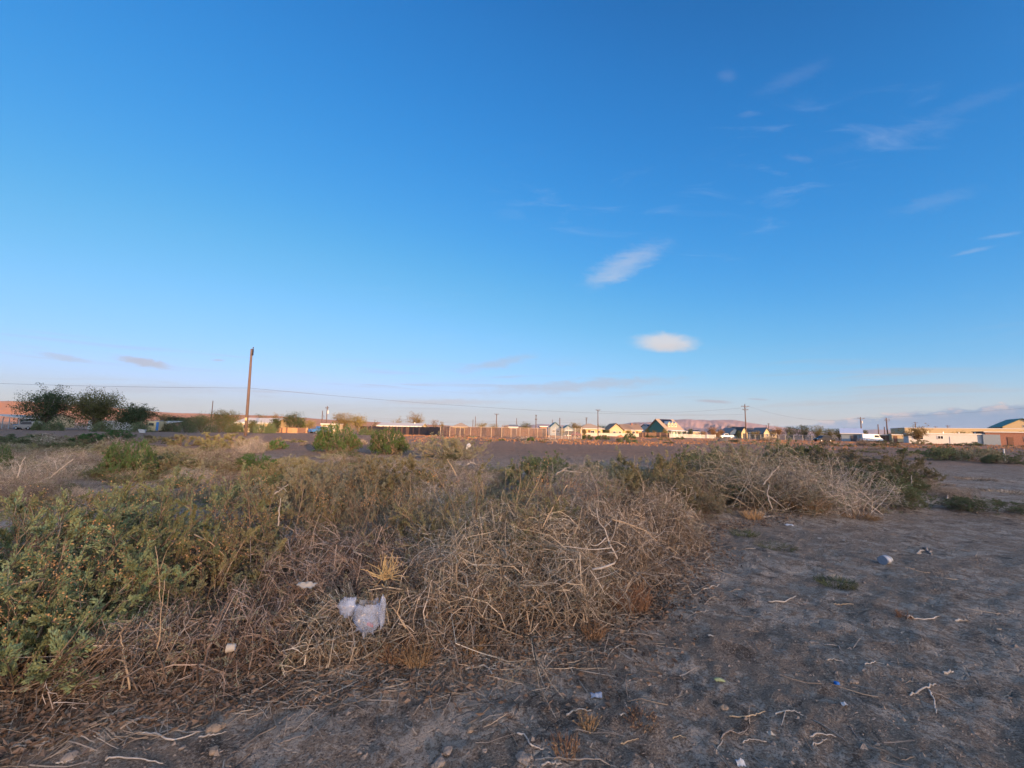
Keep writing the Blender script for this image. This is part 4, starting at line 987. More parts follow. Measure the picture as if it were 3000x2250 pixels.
for a in [
    ('big dark tree with bare twigs on top beside the grey car', 128, 92, 1128, 84, 'tleaf_dark', dict(n=11500, leaf=.28, lobes=13, seed=4, base_fill=.3)),
    ('rounded olive green tree between the two dark trees', 282, 92, 1134, 80, 'tleaf_green', dict(n=13000, leaf=.29, seed=5, base_fill=.35)),
    ('lower dark tree with a rounded crown above the camper', 400, 88, 1176, 60, 'tleaf_dark', dict(n=8500, leaf=.27, seed=6, base_fill=.3)),
    ('small yellowish tree just beyond the camper', 474, 116, 1200, 30, 'tleaf_gold', dict(n=1800)),
    ('small thin tree before the orange hill', 515, 116, 1206, 30, 'tleaf_green', dict(n=1500)),
    ('bushy tree between the sunlit bare pole and the tall bare pole', 655, 112, 1192, 48, 'tleaf_green', dict(n=6000, base_fill=.4)),
    ('leafy tree behind the second hedge bush', 585, 108, 1208, 34, 'tleaf_green', dict(n=4000, base_fill=.4)),
    ('rounded tree behind the first hedge bush', 540, 112, 1214, 28, 'tleaf_dark', dict(n=3000, base_fill=.4)),
    ('short tree behind the tall bare pole', 715, 118, 1213, 26, 'tleaf_gold', dict(n=1400)),
    ('wispy tree just beyond the tall bare pole', 765, 116, 1200, 26, 'tleaf_green', dict(n=1500, bare=.2)),
    ('pale thin tree above the tan house by the pole', 810, 116, 1200, 34, 'tleaf_gold', dict(n=1900, bare=.2)),
    ('dark pointed tree at the end of the orange brown board fence', 862, 112, 1192, 36, 'tleaf_dark', dict(n=3200)),
    ('low green tree filling behind the orange brown fence', 838, 122, 1222, 30, 'tleaf_green', dict(n=2600, base_fill=.5)),
    ('yellow low tree behind the blue pickup', 908, 140, 1224, 28, 'tleaf_gold', dict(n=1500)),
    ('broad golden tree, larger lobe, above the bright green bush', 1005, 128, 1197, 44, 'tleaf_gold', dict(n=4200, base_fill=.4)),
    ('broad golden tree, lower lobe, next to the larger one', 1048, 126, 1206, 34, 'tleaf_gold', dict(n=3400, base_fill=.4)),
    ('bare pinkish tree above the dark screen fence corner', 1098, 140, 1217, 16, 'tleaf_gold', dict(n=200, bare=.6)),
    ('pale low tree beside the golden tree behind the long white roof', 1164, 150, 1220, 30, 'tleaf_gold', dict(n=1600)),
    ('tall golden tree behind the long white roof', 1216, 146, 1204, 36, 'tleaf_gold', dict(n=3000, base_fill=.35)),
    ('bare reddish tree where the screen fence turns', 1273, 120, 1217, 22, 'tleaf_rust', dict(n=300, bare=.5)),
    ('small leafy tree next to the bare reddish tree', 1294, 124, 1226, 9, 'tleaf_gold', dict(n=500)),
    ('golden low tree behind the corral start', 1412, 160, 1232, 24, 'tleaf_gold', dict(n=1700, base_fill=.5)),
    ('golden low tree at the foot of the wide crossarm pole', 1446, 164, 1236, 22, 'tleaf_gold', dict(n=1500, base_fill=.5)),
    ('rusty low tree behind the corral middle', 1482, 160, 1238, 18, 'tleaf_rust', dict(n=1200, base_fill=.4)),
    ('rounded green gold tree behind the corral middle', 1541, 150, 1233, 27, 'tleaf_green', dict(n=2200, base_fill=.5)),
    ('spreading golden tree beside the hip-roofed house', 1690, 152, 1229, 26, 'tleaf_gold', dict(n=2200)),
    ('small golden tree before the long brown roofed house', 1842, 158, 1254, 12, 'tleaf_gold', dict(n=800, base_fill=.5)),
    ('low golden tree before the dark front gable', 1778, 160, 1256, 12, 'tleaf_green', dict(n=800, base_fill=.5)),
    ('low rusty tree before the grey low house', 2104, 158, 1262, 12, 'tleaf_rust', dict(n=700, base_fill=.5)),
    ('small golden tree beside the pale blue gabled house', 1648, 132, 1250, 10, 'tleaf_gold', dict(n=700, base_fill=.5)),
    ('green yard tree beside the cream porch house', 2164, 160, 1256, 10, 'tleaf_dark', dict(n=700, base_fill=.5)),
    ('low olive tree before the wide crossarm pole', 1436, 128, 1250, 12, 'tleaf_green', dict(n=700, base_fill=.5)),
    ('golden tree between the hip-roofed house and the pale posts', 1712, 146, 1252, 9, 'tleaf_gold', dict(n=600, base_fill=.5)),
    ('dark green tree at the corner of the hip-roofed house', 1770, 152, 1252, 8, 'tleaf_dark', dict(n=600, base_fill=.5)),
    ('golden tree in front of the small white house', 1918, 158, 1256, 9, 'tleaf_gold', dict(n=600, base_fill=.5)),
    ('small green tree at the corner of the green gabled house', 2006, 152, 1258, 8, 'tleaf_green', dict(n=600, base_fill=.5)),
    ('low rusty tree behind the picket fence end', 2062, 152, 1260, 11, 'tleaf_rust', dict(n=700, base_fill=.5)),
    ('small golden tree before the grey dark roofed house', 2204, 156, 1260, 8, 'tleaf_gold', dict(n=500, base_fill=.5)),
    ('golden tree before the last cream house', 2262, 150, 1260, 10, 'tleaf_gold', dict(n=600, base_fill=.5)),
    ('round dark tree between the camper and the far green hedge', 506, 104, 1212, 22, 'tleaf_dark', dict(n=2200, base_fill=.5)),
    ('olive tree before the tan house by the pole', 738, 98, 1222, 16, 'tleaf_green', dict(n=1500, base_fill=.5)),
    ('dark leafy tree at the end of the tan house by the pole', 806, 100, 1216, 20, 'tleaf_dark', dict(n=2000, base_fill=.5)),
    ('green tree before the middle of the orange brown board fence', 880, 116, 1214, 22, 'tleaf_green', dict(n=2200, base_fill=.5)),
    ('golden shrub tree behind the grey blue garage', 1655, 170, 1240, 18, 'tleaf_gold', dict(n=900, base_fill=.5)),
    ('olive tree behind the single-arm pole', 1758, 172, 1236, 20, 'tleaf_green', dict(n=1500, base_fill=.4)),
    ('golden tree between the single-arm pole and the dark conifer', 1782, 176, 1242, 16, 'tleaf_gold', dict(n=900, base_fill=.4)),
    ('dark conifer above the dark front gable', 1803, 182, 1231, 11, 'tleaf_dark', dict(n=1400, base_fill=.6)),
    ('small rusty tree beside the conifer', 1824, 182, 1238, 10, 'tleaf_rust', dict(n=500)),
    ('tall golden tree beside the brown roofed house', 1866, 176, 1231, 17, 'tleaf_gold', dict(n=1600, base_fill=.4)),
    ('dark round tree before the small white house', 1895, 172, 1250, 11, 'tleaf_dark', dict(n=700, base_fill=.5)),
    ('yellow green tree in front of the green gable', 1950, 152, 1249, 11, 'tleaf_gold', dict(n=800, base_fill=.3)),
    ('bright green poplar beside the green gabled house', 2023, 168, 1250, 8, 'tleaf_green', dict(n=800, base_fill=.6)),
    ('rusty orange tree in the autumn pair', 2088, 172, 1245, 20, 'tleaf_rust', dict(n=1700, base_fill=.4)),
    ('lower rusty tree in the autumn pair', 2114, 172, 1251, 14, 'tleaf_rust', dict(n=1000, base_fill=.4)),
    ('full green tree behind the white gabled house', 2146, 190, 1239, 19, 'tleaf_dark', dict(n=1800, base_fill=.5)),
    ('golden bush tree beside the grey house', 2218, 170, 1256, 12, 'tleaf_gold', dict(n=700, base_fill=.5)),
    ('rusty tree starting the long dark tree row', 2280, 150, 1246, 24, 'tleaf_rust', dict(n=1700, base_fill=.4)),
    ('dark tree in the long tree row, next after the rusty one', 2318, 148, 1241, 24, 'tleaf_dark', dict(n=2200, base_fill=.5)),
    ('tallest tree of the long dark tree row', 2356, 146, 1236, 26, 'tleaf_dark', dict(n=2600, base_fill=.5)),
    ('golden green tree in the middle of the long tree row', 2395, 146, 1237, 22, 'tleaf_green', dict(n=2200, base_fill=.5)),
    ('olive tree of the long row above the dark car', 2428, 148, 1247, 22, 'tleaf_green', dict(n=2000, base_fill=.5)),
    ('dark rounded tree of the long row before its end', 2458, 150, 1247, 20, 'tleaf_dark', dict(n=1700, base_fill=.5)),
    ('golden tree behind the blue metal roof', 2496, 158, 1250, 22, 'tleaf_green', dict(n=1700, base_fill=.5)),
    ('spiky dark yucca-like tree beside the cottage pole', 2536, 150, 1252, 10, 'tleaf_dark', dict(n=700, base_fill=.4)),
    ('lone yard tree with a forked trunk before the mobile home', 2688, 106, 1241, 42, 'tleaf_gold', dict(n=2300, bare=.1, base_fill=.0, trunk_h=.34, leaf=.24, lobes=14, flat=.6)),
    ('small sparse tree behind the mobile home roof', 2815, 132, 1258, 28, 'tleaf_green', dict(n=1000, base_fill=.2)),
    ('golden small tree at the end of the mobile home', 2880, 118, 1272, 18, 'tleaf_gold', dict(n=900, base_fill=.4)),
    ('dark shrub tree at the end of the mobile home', 2860, 112, 1278, 14, 'tleaf_dark', dict(n=900, base_fill=.6)),
    ('yellow tree at the picture edge before the green roofed hall', 2996, 110, 1252, 14, 'tleaf_gold', dict(n=700)),
    ('pale tree behind the dark shed', 2612, 180, 1262, 24, 'tleaf_gold', dict(n=900, base_fill=.4))]:
    tree(*a[:6], group=tg, **a[6])
# green hedge of bushes at the far edge of the field
def hedge_bush(label, px, D, top_py, hw, leafm='leaf_dark', n=2600):
    rg = np.random.default_rng(int(px)); x = X(px, D); z0 = gz(x, D); Hh = P(px, top_py, D)[2] - z0; R = hw / FPX * D
    root = empty('hedge_bush', (x, D, z0), label, 'bush', 'green bushes along the far yard edge')
    a = rg.uniform(0, 2 * np.pi, n); c = rg.uniform(0, 1, n); rr = rg.uniform(.55, 1, n) * (1 + .25 * np.sin(3 * a + px))
    pos = np.stack([np.cos(a) * np.sqrt(1 - c * c) * R * rr, np.sin(a) * np.sqrt(1 - c * c) * R * rr, c * Hh * rr + .05], 1)
    tag(link('foliage', npmesh('foliage', *leaf_quads(pos, rg.normal(size=(n, 3)) + pos / R, rg.uniform(.10, .24, n), rg.uniform(.05, .12, n), rg), M[leafm]), root), kind='stuff')
    k = 10; a = rg.uniform(0, 2 * np.pi, k)
    Pt = np.zeros((k, 3, 3)); Pt[:, 1] = np.stack([np.cos(a) * R * .3, np.sin(a) * R * .3, np.full(k, Hh * .4)], 1); Pt[:, 2] = np.stack([np.cos(a) * R * .7, np.sin(a) * R * .7, np.full(k, Hh * .75)], 1)
    tag(link('stems', npmesh('stems', *tubes(Pt, np.full((k, 3), .03), 3), M['twig_dark']), root), kind='stuff')
for lb, px_, D_, tp, hw_p in [('green bush beside the red brown shed', 500, 86, 1236, 22), ('first tall bush of the far green hedge', 545, 84, 1226, 30), ('second bush of the far green hedge', 590, 86, 1216, 34), ('third and broadest bush of the far green hedge', 645, 86, 1222, 34),
        ('last bush of the far green hedge before the tall pole', 686, 84, 1232, 20), ('green bush just beyond the tall bare pole', 765, 82, 1238, 28), ('dark bush hiding the tan house corner beside the pole', 700, 90, 1240, 16), ('green bush at the start of the orange brown board fence', 792, 84, 1242, 14),
        ('bush below the lower dark tree', 415, 80, 1236, 30), ('bush at the foot of the rounded olive tree', 300, 78, 1238, 26), ('bush at the foot of the big dark tree', 165, 80, 1234, 22), ('dark bush beside the grey car', 112, 80, 1236, 14),
        ('bush below the dark screen fence', 1075, 84, 1255, 26)]:
    hedge_bush(lb, px_, D_, tp, hw_p)
# heaps of brush and dirt before the corral
def heap(name, label, cat, px, py, hw, h, mat, twigs=None):
    g = on_ground(px, py); R = hw / FPX * g[1]
    rg = np.random.default_rng(int(px)); root = empty(name, (g[0], g[1], g[2] - .05), label, cat)
    n, k = 26, 8
    A, Rr = np.meshgrid(np.linspace(0, 2 * np.pi, n, endpoint=False), np.linspace(0, 1, k), indexing='ij')
    x, y = np.cos(A) * Rr * R, np.sin(A) * Rr * R * .7
    z = h * (1 - Rr ** 1.6) * (1 + .9 * fbm(x * 2.2, y * 2.2, int(px), 4))
    idx = np.arange(n * k).reshape(n, k); nx_ = np.roll(idx, -1, 0)
    Q = np.stack([idx[:, :-1], idx[:, 1:], nx_[:, 1:], nx_[:, :-1]], -1).reshape(-1, 4)
    link('mound', npmesh('mound', np.stack([x, y, z], -1).reshape(-1, 3), Q, M[mat], True), root)
    if twigs:
        m = 260
        p0 = np.stack([rg.normal(0, .4, m) * R, rg.normal(0, .28, m) * R, rg.uniform(.1, 1, m) * h], 1); d = rg.normal(size=(m, 3)) * np.array([1, 1, .5])
        Pt = p0[:, None] + d[:, None] * np.linspace(-.5, .5, 4)[None, :, None] * R * .5
        tag(link('branches', npmesh('branches', *tubes(Pt, np.full((m, 4), .025), 3), M[twigs]), root), kind='stuff')
heap('brush_heap', 'long grey heap of brush before the wire corral', 'heap', 1532, 1292, 22, .55, 'stone', 'twig_grey')
heap('brush_heap', 'flat grey heap of brush before the pale posts', 'heap', 1608, 1294, 20, .4, 'stone', 'twig_grey')
heap('dirt_mound', 'dark dirt mound before the white pickup', 'mound', 2118, 1293, 22, .9, 'asphalt')
heap('dirt_mound', 'reddish dirt mound at the foot of the white wall', 'mound', 1818, 1280, 12, .7, 'hill_orange')
heap('dirt_mound', 'small dark clump of dirt beyond the pale posts', 'mound', 1669, 1292, 5, .3, 'asphalt')
# ------------------------------------------------------------------ shrubs
def unit(v): return v / (np.linalg.norm(v, axis=-1, keepdims=True) + 1e-9)
def walk(start, d, L, K, curl, rg, up=0.0):
    """N curling paths of K points"""
    N = len(start); pts = np.zeros((N, K, 3)); pts[:, 0] = start; d = unit(d)
    st = (L / (K - 1))[:, None]
    for k in range(1, K):
        d = unit(d + rg.normal(0, curl, (N, 3)) + np.array([0, 0, up]))
        pts[:, k] = pts[:, k - 1] + d * st
    return pts
KIND = {  # stems, twigs, leaves, curl, leaf length, width, leaf material, stem material
 'salt':  dict(ns=80, nt=1150, nl=28000, curl=.18, ll=.026, lw=.0098, leaf='leaf_salt', wood='twig_mid', lean=(.55, 0, .9), arch=.25, bear=.72),
 'olive': dict(ns=100, nt=1300, nl=25000, curl=.22, ll=.021, lw=.0082, leaf='leaf_olive', wood='twig_mid', lean=(.25, 0, 1.0), arch=.3, bear=.72),
 'grey':  dict(ns=100, nt=1400, nl=23000, curl=.28, ll=.020, lw=.0080, leaf='leaf_grey', wood='twig_mid', lean=(.2, 0, .8), arch=.3, bear=.72),
 'green': dict(ns=170, nt=2600, nl=28000, curl=.2, ll=.026, lw=.0085, leaf='leaf_green', wood='twig_mid', lean=(.1, 0, .2), arch=.3, bear=.75),
 'dark':  dict(ns=140, nt=1800, nl=24000, curl=.25, ll=.022, lw=.0085, leaf='leaf_dark', wood='twig_dark', lean=(.3, 0, .5), arch=.3, bear=.75),
 'dry':   dict(ns=400, nt=3200, nl=6500, curl=.30, ll=.018, lw=.006, leaf='leaf_grey', wood='twig_tan', lean=(.15, 0, .1), arch=.75, bear=.3),
}
def shrub_geometry(kind, R, H, seed, q=1.0, thick=1.0, leaf_scale=1.0, clump=5.0):
    """returns (stem arrays, leaf arrays or None, seed arrays or None); dome of radius R and height H"""
    k = KIND[kind]; rg = np.random.default_rng(seed)
    ns, nt, nl = int(k['ns'] * max(q, .15)), int(k['nt'] * q), int(k['nl'] * q)
    ph = rg.uniform(0, 6.28, 4)
    lk = .45 if kind in ('green', 'dark') else 1.0
    def lump(a, c): return 1 + lk * (.16 * np.sin(2 * a + ph[0]) + .13 * np.sin(3 * a + ph[1] + 2 * c) + .11 * np.sin(7 * a + ph[2] + 5 * c) + .10 * np.sin(4 * c + ph[3]))
    def clampdome(Pt, slack):
        a = np.arctan2(Pt[..., 1], Pt[..., 0]); c = np.clip(Pt[..., 2] / H, 0, 1.2)
        e = np.sqrt((Pt[..., 0] / R) ** 2 + (Pt[..., 1] / R) ** 2 + (Pt[..., 2] / H) ** 2)
        lim = lump(a, c) * .92 * slack
        f = np.where(e > lim, lim / np.maximum(e, 1e-6), 1.0)[..., None]
        return Pt * f
    a = rg.uniform(0, 2 * np.pi, ns)
    dry = kind == 'dry'
    br = np.sqrt(rg.uniform(0, 1, ns)) * R * (.75 if dry else .32)
    b = np.stack([np.cos(a) * br, np.sin(a) * br, np.zeros(ns)], 1)
    tilt = np.arccos(np.clip(rg.uniform(.12, 1, ns), 0, 1)) if not dry else rg.uniform(0, .9, ns)
    a2 = a + rg.normal(0, .5, ns) if not dry else rg.uniform(0, 2 * np.pi, ns)
    d = np.stack([np.cos(a2) * np.sin(tilt), np.sin(a2) * np.sin(tilt), np.cos(tilt)], 1)
    Ls = 1 / np.sqrt((np.sin(tilt) / R) ** 2 + (np.cos(tilt) / H) ** 2) * rg.uniform(.65, 1.08, ns)
    if dry: Ls = Ls * rg.uniform(.9, 1.8, ns)
    K = 5
    S = walk(b, d, Ls, K, k['curl'] * .55, rg, up=-k['arch'] * (.30 if dry else .05))
    S[..., 2] = np.where(S[..., 2] < 0, -S[..., 2] * .3, S[..., 2])
    S = clampdome(S, rg.uniform(.85, 1.12, (ns, 1)))
    sr = np.linspace(1, .38, K)[None] * rg.uniform(.7, 1.3, (ns, 1)) * (.0052 if not dry else .0044) * thick
    parts = [tubes(S, sr, 3)]
    si = rg.integers(0, ns, nt); tt = rg.uniform(.25 if not dry else .05, 1, nt) * (K - 1); t0 = np.minimum(tt.astype(int), K - 2); fr = (tt - t0)[:, None]
    st = S[si, t0] * (1 - fr) + S[si, t0 + 1] * fr
    sd = unit(S[si, t0 + 1] - S[si, t0])
    td = unit(sd * .75 + rg.normal(0, .55, (nt, 3)) + np.array(k['lean']) * .45)
    TL = rg.uniform(.10, .30, nt) * (R * .5 + H * .5) * (1.35 if dry else .80)
    KT = 4 if dry else 3
    T = walk(st, td, TL, KT, k['curl'], rg, up=(-.12 if dry else .10))
    T[..., 2] = np.maximum(T[..., 2], .004)
    T = clampdome(T, rg.uniform(.92, 1.2, (nt, 1)) if kind not in ('green', 'dark') else rg.uniform(.85, 1.03, (nt, 1)))
    tr = np.linspace(1, .5, KT)[None] * rg.uniform(.7, 1.35, (nt, 1)) * (.0021 if not dry else .0022) * thick
    parts.append(tubes(T, tr, 3))
    # short side twigs
    nf = int((2200 if dry else 400) * q); fi = rg.integers(0, nt, nf); fu = rg.integers(1, KT, nf)
    fb = T[fi, fu]; fd = unit(unit(T[fi, fu] - T[fi, fu - 1]) * .7 + rg.normal(0, .6, (nf, 3)))
    Fp = np.stack([fb, fb + fd * rg.uniform(.03, .10, (nf, 1)) * (R * .5 + H * .5)], 1)
    parts.append(tubes(Fp, np.array([[1., .6]]) * rg.uniform(.7, 1.2, (nf, 1)) * (.0014 if not dry else .0019) * thick, 3))
    stems = cat_arrays(parts)
    leaves = None
    if nl:
        w = .25 + np.clip(T[:, -1, 2] / H, 0, 1) + .6 * np.hypot(T[:, -1, 0], T[:, -1, 1]) / R
        tipn = T[:, -1] / (.34 * R)
        cl = fbm(tipn[:, 0] + tipn[:, 2] * 1.7 + ph[0] * 9, tipn[:, 1] + tipn[:, 2] * .9 + ph[1] * 7, seed, 2)
        w = w * np.exp(clump * cl) * (rg.uniform(0, 1, nt) < k['bear'])
        ti = rg.choice(nt, nl, p=w / w.sum()); u = rg.uniform(.22, 1, nl) ** .8 * (KT - 1); u0 = np.minimum(u.astype(int), KT - 2); f = (u - u0)[:, None]
        p = T[ti, u0] * (1 - f) + T[ti, u0 + 1] * f
        dd = unit(T[ti, u0 + 1] - T[ti, u0])
        off = rg.normal(0, 1, (nl, 3)); off -= dd * np.sum(off * dd, 1, keepdims=True)
        ld = unit(dd * 1.0 + off * .42 + np.array(k['lean']) * .15)
        p = p + off * .009 * leaf_scale * (1.25 - u / (KT - 1))[:, None]
        leaves = leaf_quads(p, ld, rg.uniform(.6, 1.3, nl) * k['ll'] * leaf_scale, rg.uniform(.7, 1.3, nl) * k['lw'] * leaf_scale, rg)
    return stems, leaves
PROTO = {}
def proto(kind, det, var):
    key = (kind, det, var)
    if key not in PROTO:
        if det == 1: s, l = shrub_geometry(kind, 1.0, .85, 100 + var * 31 + len(kind), q=.62 if kind == 'dry' else .72, thick=.62 if kind == 'dry' else .9, leaf_scale=1.55, clump=.6 if kind in ('green', 'dark') else 2.2)
        else: s, l = shrub_geometry(kind, 1.0, .85, 200 + len(kind), q=.16, thick=3.0, leaf_scale=3.2, clump=1.5)
        k = KIND[kind]
        PROTO[key] = (npmesh('stems', *s, M[k['wood'] if not (kind == 'dry' and var) else 'twig_grey']), npmesh('foliage', *l, M[k['leaf']]) if l else None)
    return PROTO[key]
NAME = dict(salt='saltbush', olive='olive_bush', grey='grey_bush', green='greasewood_bush', dark='dark_bush', dry='dry_bush')
GRP = {2: 'near scrub bushes', 1: 'bushes of the middle ground', 0: 'small far bushes'}
rgs = np.random.default_rng(11)
for i, s in enumerate(SH):
    root = empty(NAME[s['kind']], (s['x'], s['y'], float(ground_z(s['x'], s['y'])) - .03), s['label'], 'shrub', GRP[s['det']])
    k = KIND[s['kind']]
    if s['det'] == 2:
        q = min(1.0, max(.4, (s['R'] / 1.0) * (s['H'] / .9)))
        st, lv = shrub_geometry(s['kind'], s['R'], s['H'], 40 + i, q=q)
        tag(link('stems', npmesh('stems', *st, M[k['wood']]), root), kind='stuff')
        if lv: tag(link('foliage', npmesh('foliage', *lv, M[k['leaf']]), root), kind='stuff')
        # seed heads on the ripe bushes
        if s['kind'] in ('grey', 'salt', 'olive'):
            rg = np.random.default_rng(i); m = {'grey': 900, 'salt': 260, 'olive': 350}[s['kind']]
            a = rg.uniform(0, 6.28, 14); ce = np.stack([np.cos(a) * s['R'] * .6, np.sin(a) * s['R'] * .6, np.full(14, s['H'] * .82)], 1) * rg.uniform(.6, 1.05, (14, 1))
            ci = rg.integers(0, 14, m); p = ce[ci] + rg.normal(0, 1, (m, 3)) * np.array([.05, .05, .045])
            tag(link('seed_heads', npmesh('seed_heads', *leaf_quads(p, rg.normal(size=(m, 3)), rg.uniform(.008, .018, m), rg.uniform(.006, .012, m), rg), M['seed']), root), kind='stuff')
    else:
        var = i % 2 if s['det'] == 1 and s['kind'] in ('grey', 'dry', 'olive') else 0
        ms, ml = proto(s['kind'], s['det'], var)
        rz = rgs.uniform(0, 6.28); sx = rgs.uniform(.9, 1.1)
        for nm, me in (('stems', ms), ('foliage', ml)):
            if me is None: continue
            o = link(nm, me, root); o.scale = (s['R'] * sx, s['R'], s['H'] / .85)
            o.rotation_euler = (0, 0, rz if s['kind'] not in ('salt', 'green') else rgs.uniform(-.5, .5)); tag(o, kind='stuff')

# low scrub that nobody could count: one mass for each stretch
def low_scrub(label, poly, n, kinds, det, rmin, rmax, hf, seed):
    rg = np.random.default_rng(seed)
    root = bpy.data.objects.new('low_scrub', None); COL.objects.link(root); tag(root, label, 'scrub', kind='stuff')
    x0, y0, x1, y1 = poly
    for i in range(n):
        px = rg.uniform(x0, x1); py = y0 + (y1 - y0) * rg.uniform(0, 1) ** 1.15
        g = on_ground(px, py); R = rg.uniform(rmin, rmax); H = R * rg.uniform(*hf)
        k = kinds[rg.integers(0, len(kinds))]
        dt = 1 if g[1] < 24 else det
        ms, ml = proto(k, dt, i % 2 if dt == 1 and k in ('grey', 'dry', 'olive') else 0)
        rz = rg.uniform(0, 6.28)
        for nm, me in (('stems', ms), ('foliage', ml)):
            if me is None: continue
            o = link(nm, me, root, (g[0], g[1], g[2] - .04)); o.scale = (R * rg.uniform(.85, 1.2), R, H / .85); o.rotation_euler = (0, 0, rz); tag(o, kind='stuff')
low_scrub('carpet of low grey and green scrub before the trees', (-60, 1283, 640, 1400), 170, ['grey', 'grey', 'dry', 'olive', 'dark', 'grey'], 0, .6, 1.4, (.32, .62), 1)
low_scrub('scattered low scrub on the bare strip around the bright green bushes', (640, 1288, 1420, 1400), 75, ['grey', 'grey', 'dry', 'olive', 'dark'], 0, .4, .9, (.35, .65), 8)
low_scrub('low grey brush filling the hollow behind the near bushes', (780, 1385, 2050, 1520), 85, ['grey', 'dry', 'olive', 'grey'], 1, .5, .95, (.42, .7), 2)
low_scrub('low brush behind the saltbush', (-40, 1400, 780, 1480), 30, ['dry', 'dry', 'grey', 'dark'], 1, .4, .8, (.4, .7), 3)
low_scrub('brush filling the second clump', (2030, 1385, 2660, 1480), 34, ['dry', 'grey', 'dark', 'olive'], 1, .6, 1.1, (.5, .8), 4)
low_scrub('low sunlit scrub dotted before the mobile home', (2440, 1294, 3040, 1340), 46, ['olive', 'dry', 'grey', 'dark'], 0, .5, 1.1, (.4, .7), 5)
low_scrub('low weeds dotted over the far dirt', (1380, 1283, 2420, 1300), 46, ['olive', 'dry', 'grey'], 0, .3, .7, (.4, .8), 6)

# ------------------------------------------------------------------ weeds, tumbleweed, straw
def tuft(name, label, px, py, w, h, n, mat, curl=.12, spread=.5, rad=.0016, group='dry weeds'):
    g = on_surface(px, py); rg = np.random.default_rng(int(px + py))
    root = empty(name, (g[0], g[1], g[2] - .01), label, 'weed', group)
    a = rg.uniform(0, 6.28, n); r = np.sqrt(rg.uniform(0, 1, n)) * w / 2
    b = np.stack([np.cos(a) * r, np.sin(a) * r, np.zeros(n)], 1)
    d = np.stack([np.cos(a) * spread, np.sin(a) * spread, np.ones(n)], 1) + rg.normal(0, .2, (n, 3))
    T = walk(b, d, rg.uniform(.4, 1, n) * h, 5, curl, rg)
    tag(link('stalks', npmesh('stalks', *tubes(T, np.linspace(1.2, .6, 5)[None] * rad * np.ones((n, 1)), 3), M[mat]), root), kind='stuff')
    m = n * 2; ti = rg.integers(0, n, m); p = T[ti, rg.integers(2, 5, m)] + rg.normal(0, .006, (m, 3))
    tag(link('seed_heads', npmesh('seed_heads', *leaf_quads(p, rg.normal(size=(m, 3)), np.full(m, .014), np.full(m, .007), rg), M[mat]), root), kind='stuff')
tuft('rusty_weed', 'largest rust brown weed clump at the edge of the twig mound', 1838, 1778, .34, .22, 420, 'twig_rust')
tuft('rusty_weed', 'rust brown weed below the plastic bag', 1162, 1930, .15, .15, 170, 'twig_rust')
tuft('rusty_weed', 'rust brown weed next to the one below the plastic bag', 1222, 1938, .14, .14, 130, 'twig_rust')
tuft('rusty_weed', 'small rust brown weed under the twig mound edge', 1740, 1862, .14, .12, 140, 'twig_rust')
tuft('rusty_weed', 'rust brown weed beside the bleached curved stick', 1385, 1905, .12, .12, 110, 'twig_rust')
tuft('rusty_weed', 'rounded reddish weed at the foot of the big dry thicket', 2352, 1492, .75, .42, 500, 'twig_rust', rad=.003)
tuft('rusty_weed', 'flat reddish weed on the dirt near the pink scrap', 2515, 1514, .6, .16, 260, 'twig_rust', spread=1.4, rad=.003)
tuft('rusty_weed', 'golden weed tuft near the end of the twig mound', 2205, 1520, .3, .2, 160, 'twig_gold', rad=.003)
tuft('green_tuft', 'dull green tuft on the dirt between the crushed tin and the picture bottom', 2450, 1712, .32, .10, 260, 'leaf_dark', spread=1.2)
tuft('green_tuft', 'dark green tuft below the pale blue scrap', 2182, 1568, .34, .12, 220, 'leaf_dark', spread=1.2)
tuft('green_tuft', 'flat green weed beside the dark green tuft', 2270, 1600, .5, .08, 240, 'leaf_dark', spread=1.8)
tuft('rusty_weed', 'tiny brown weed beside the long sinuous stick', 1655, 2205, .10, .10, 70, 'twig_rust')
tuft('rusty_weed', 'tiny brown stubble above the tiny brown weed', 1722, 2135, .06, .10, 50, 'twig_rust')
tuft('rusty_weed', 'tiny brown weed beside the smooth curved stick', 2648, 1808, .10, .06, 60, 'twig_rust')
tuft('rusty_weed', 'brown weed on the dirt beside the forked litter', 1880, 2110, .14, .06, 90, 'twig_rust', spread=1.2)
tuft('dry_grass', 'low tan grass patch on the far dirt', 2855, 1405, 1.2, .16, 400, 'twig_tan', spread=1.2, rad=.004)
tuft('dry_grass', 'tan grass patch before the sprawling flat weed patch', 2930, 1445, 1.4, .18, 450, 'twig_tan', spread=1.2, rad=.004)
tuft('dry_grass', 'tan grass strip nearest the flat dry weed patch', 2740, 1420, .9, .14, 320, 'twig_tan', spread=1.2, rad=.004)
def ball(name, label, px, py, D, rad, n, mat, squash=.8):
    c = P(px, py, D); rg = np.random.default_rng(int(px))
    root = empty(name, (c[0], c[1], c[2] - rad * squash), label, 'tumbleweed')
    a, el = rg.uniform(0, 6.28, n), rg.uniform(-.6, 1.4, n)
    d = np.stack([np.cos(a) * np.cos(el), np.sin(a) * np.cos(el), np.sin(el)], 1)
    b = np.tile([0, 0, rad * squash * .4], (n, 1)) + rg.normal(0, rad * .12, (n, 3))
    T = walk(b, d, rg.uniform(.8, 1.5, n) * rad, 7, .22, rg, up=.12)
    tag(link('stalks', npmesh('stalks', *tubes(T, np.linspace(1.3, .6, 7)[None] * .0026 * np.ones((n, 1)), 3), M[mat]), root), kind='stuff')
ball('tumbleweed', 'small golden tumbleweed caught in the dry stalks', 1130, 1665, 3.05, .12, 55, 'twig_gold')
ball('tumbleweed', 'pale tan tumbleweed at the edge of the twig mound', 1945, 1690, 4.6, .17, 90, 'twig_tan')
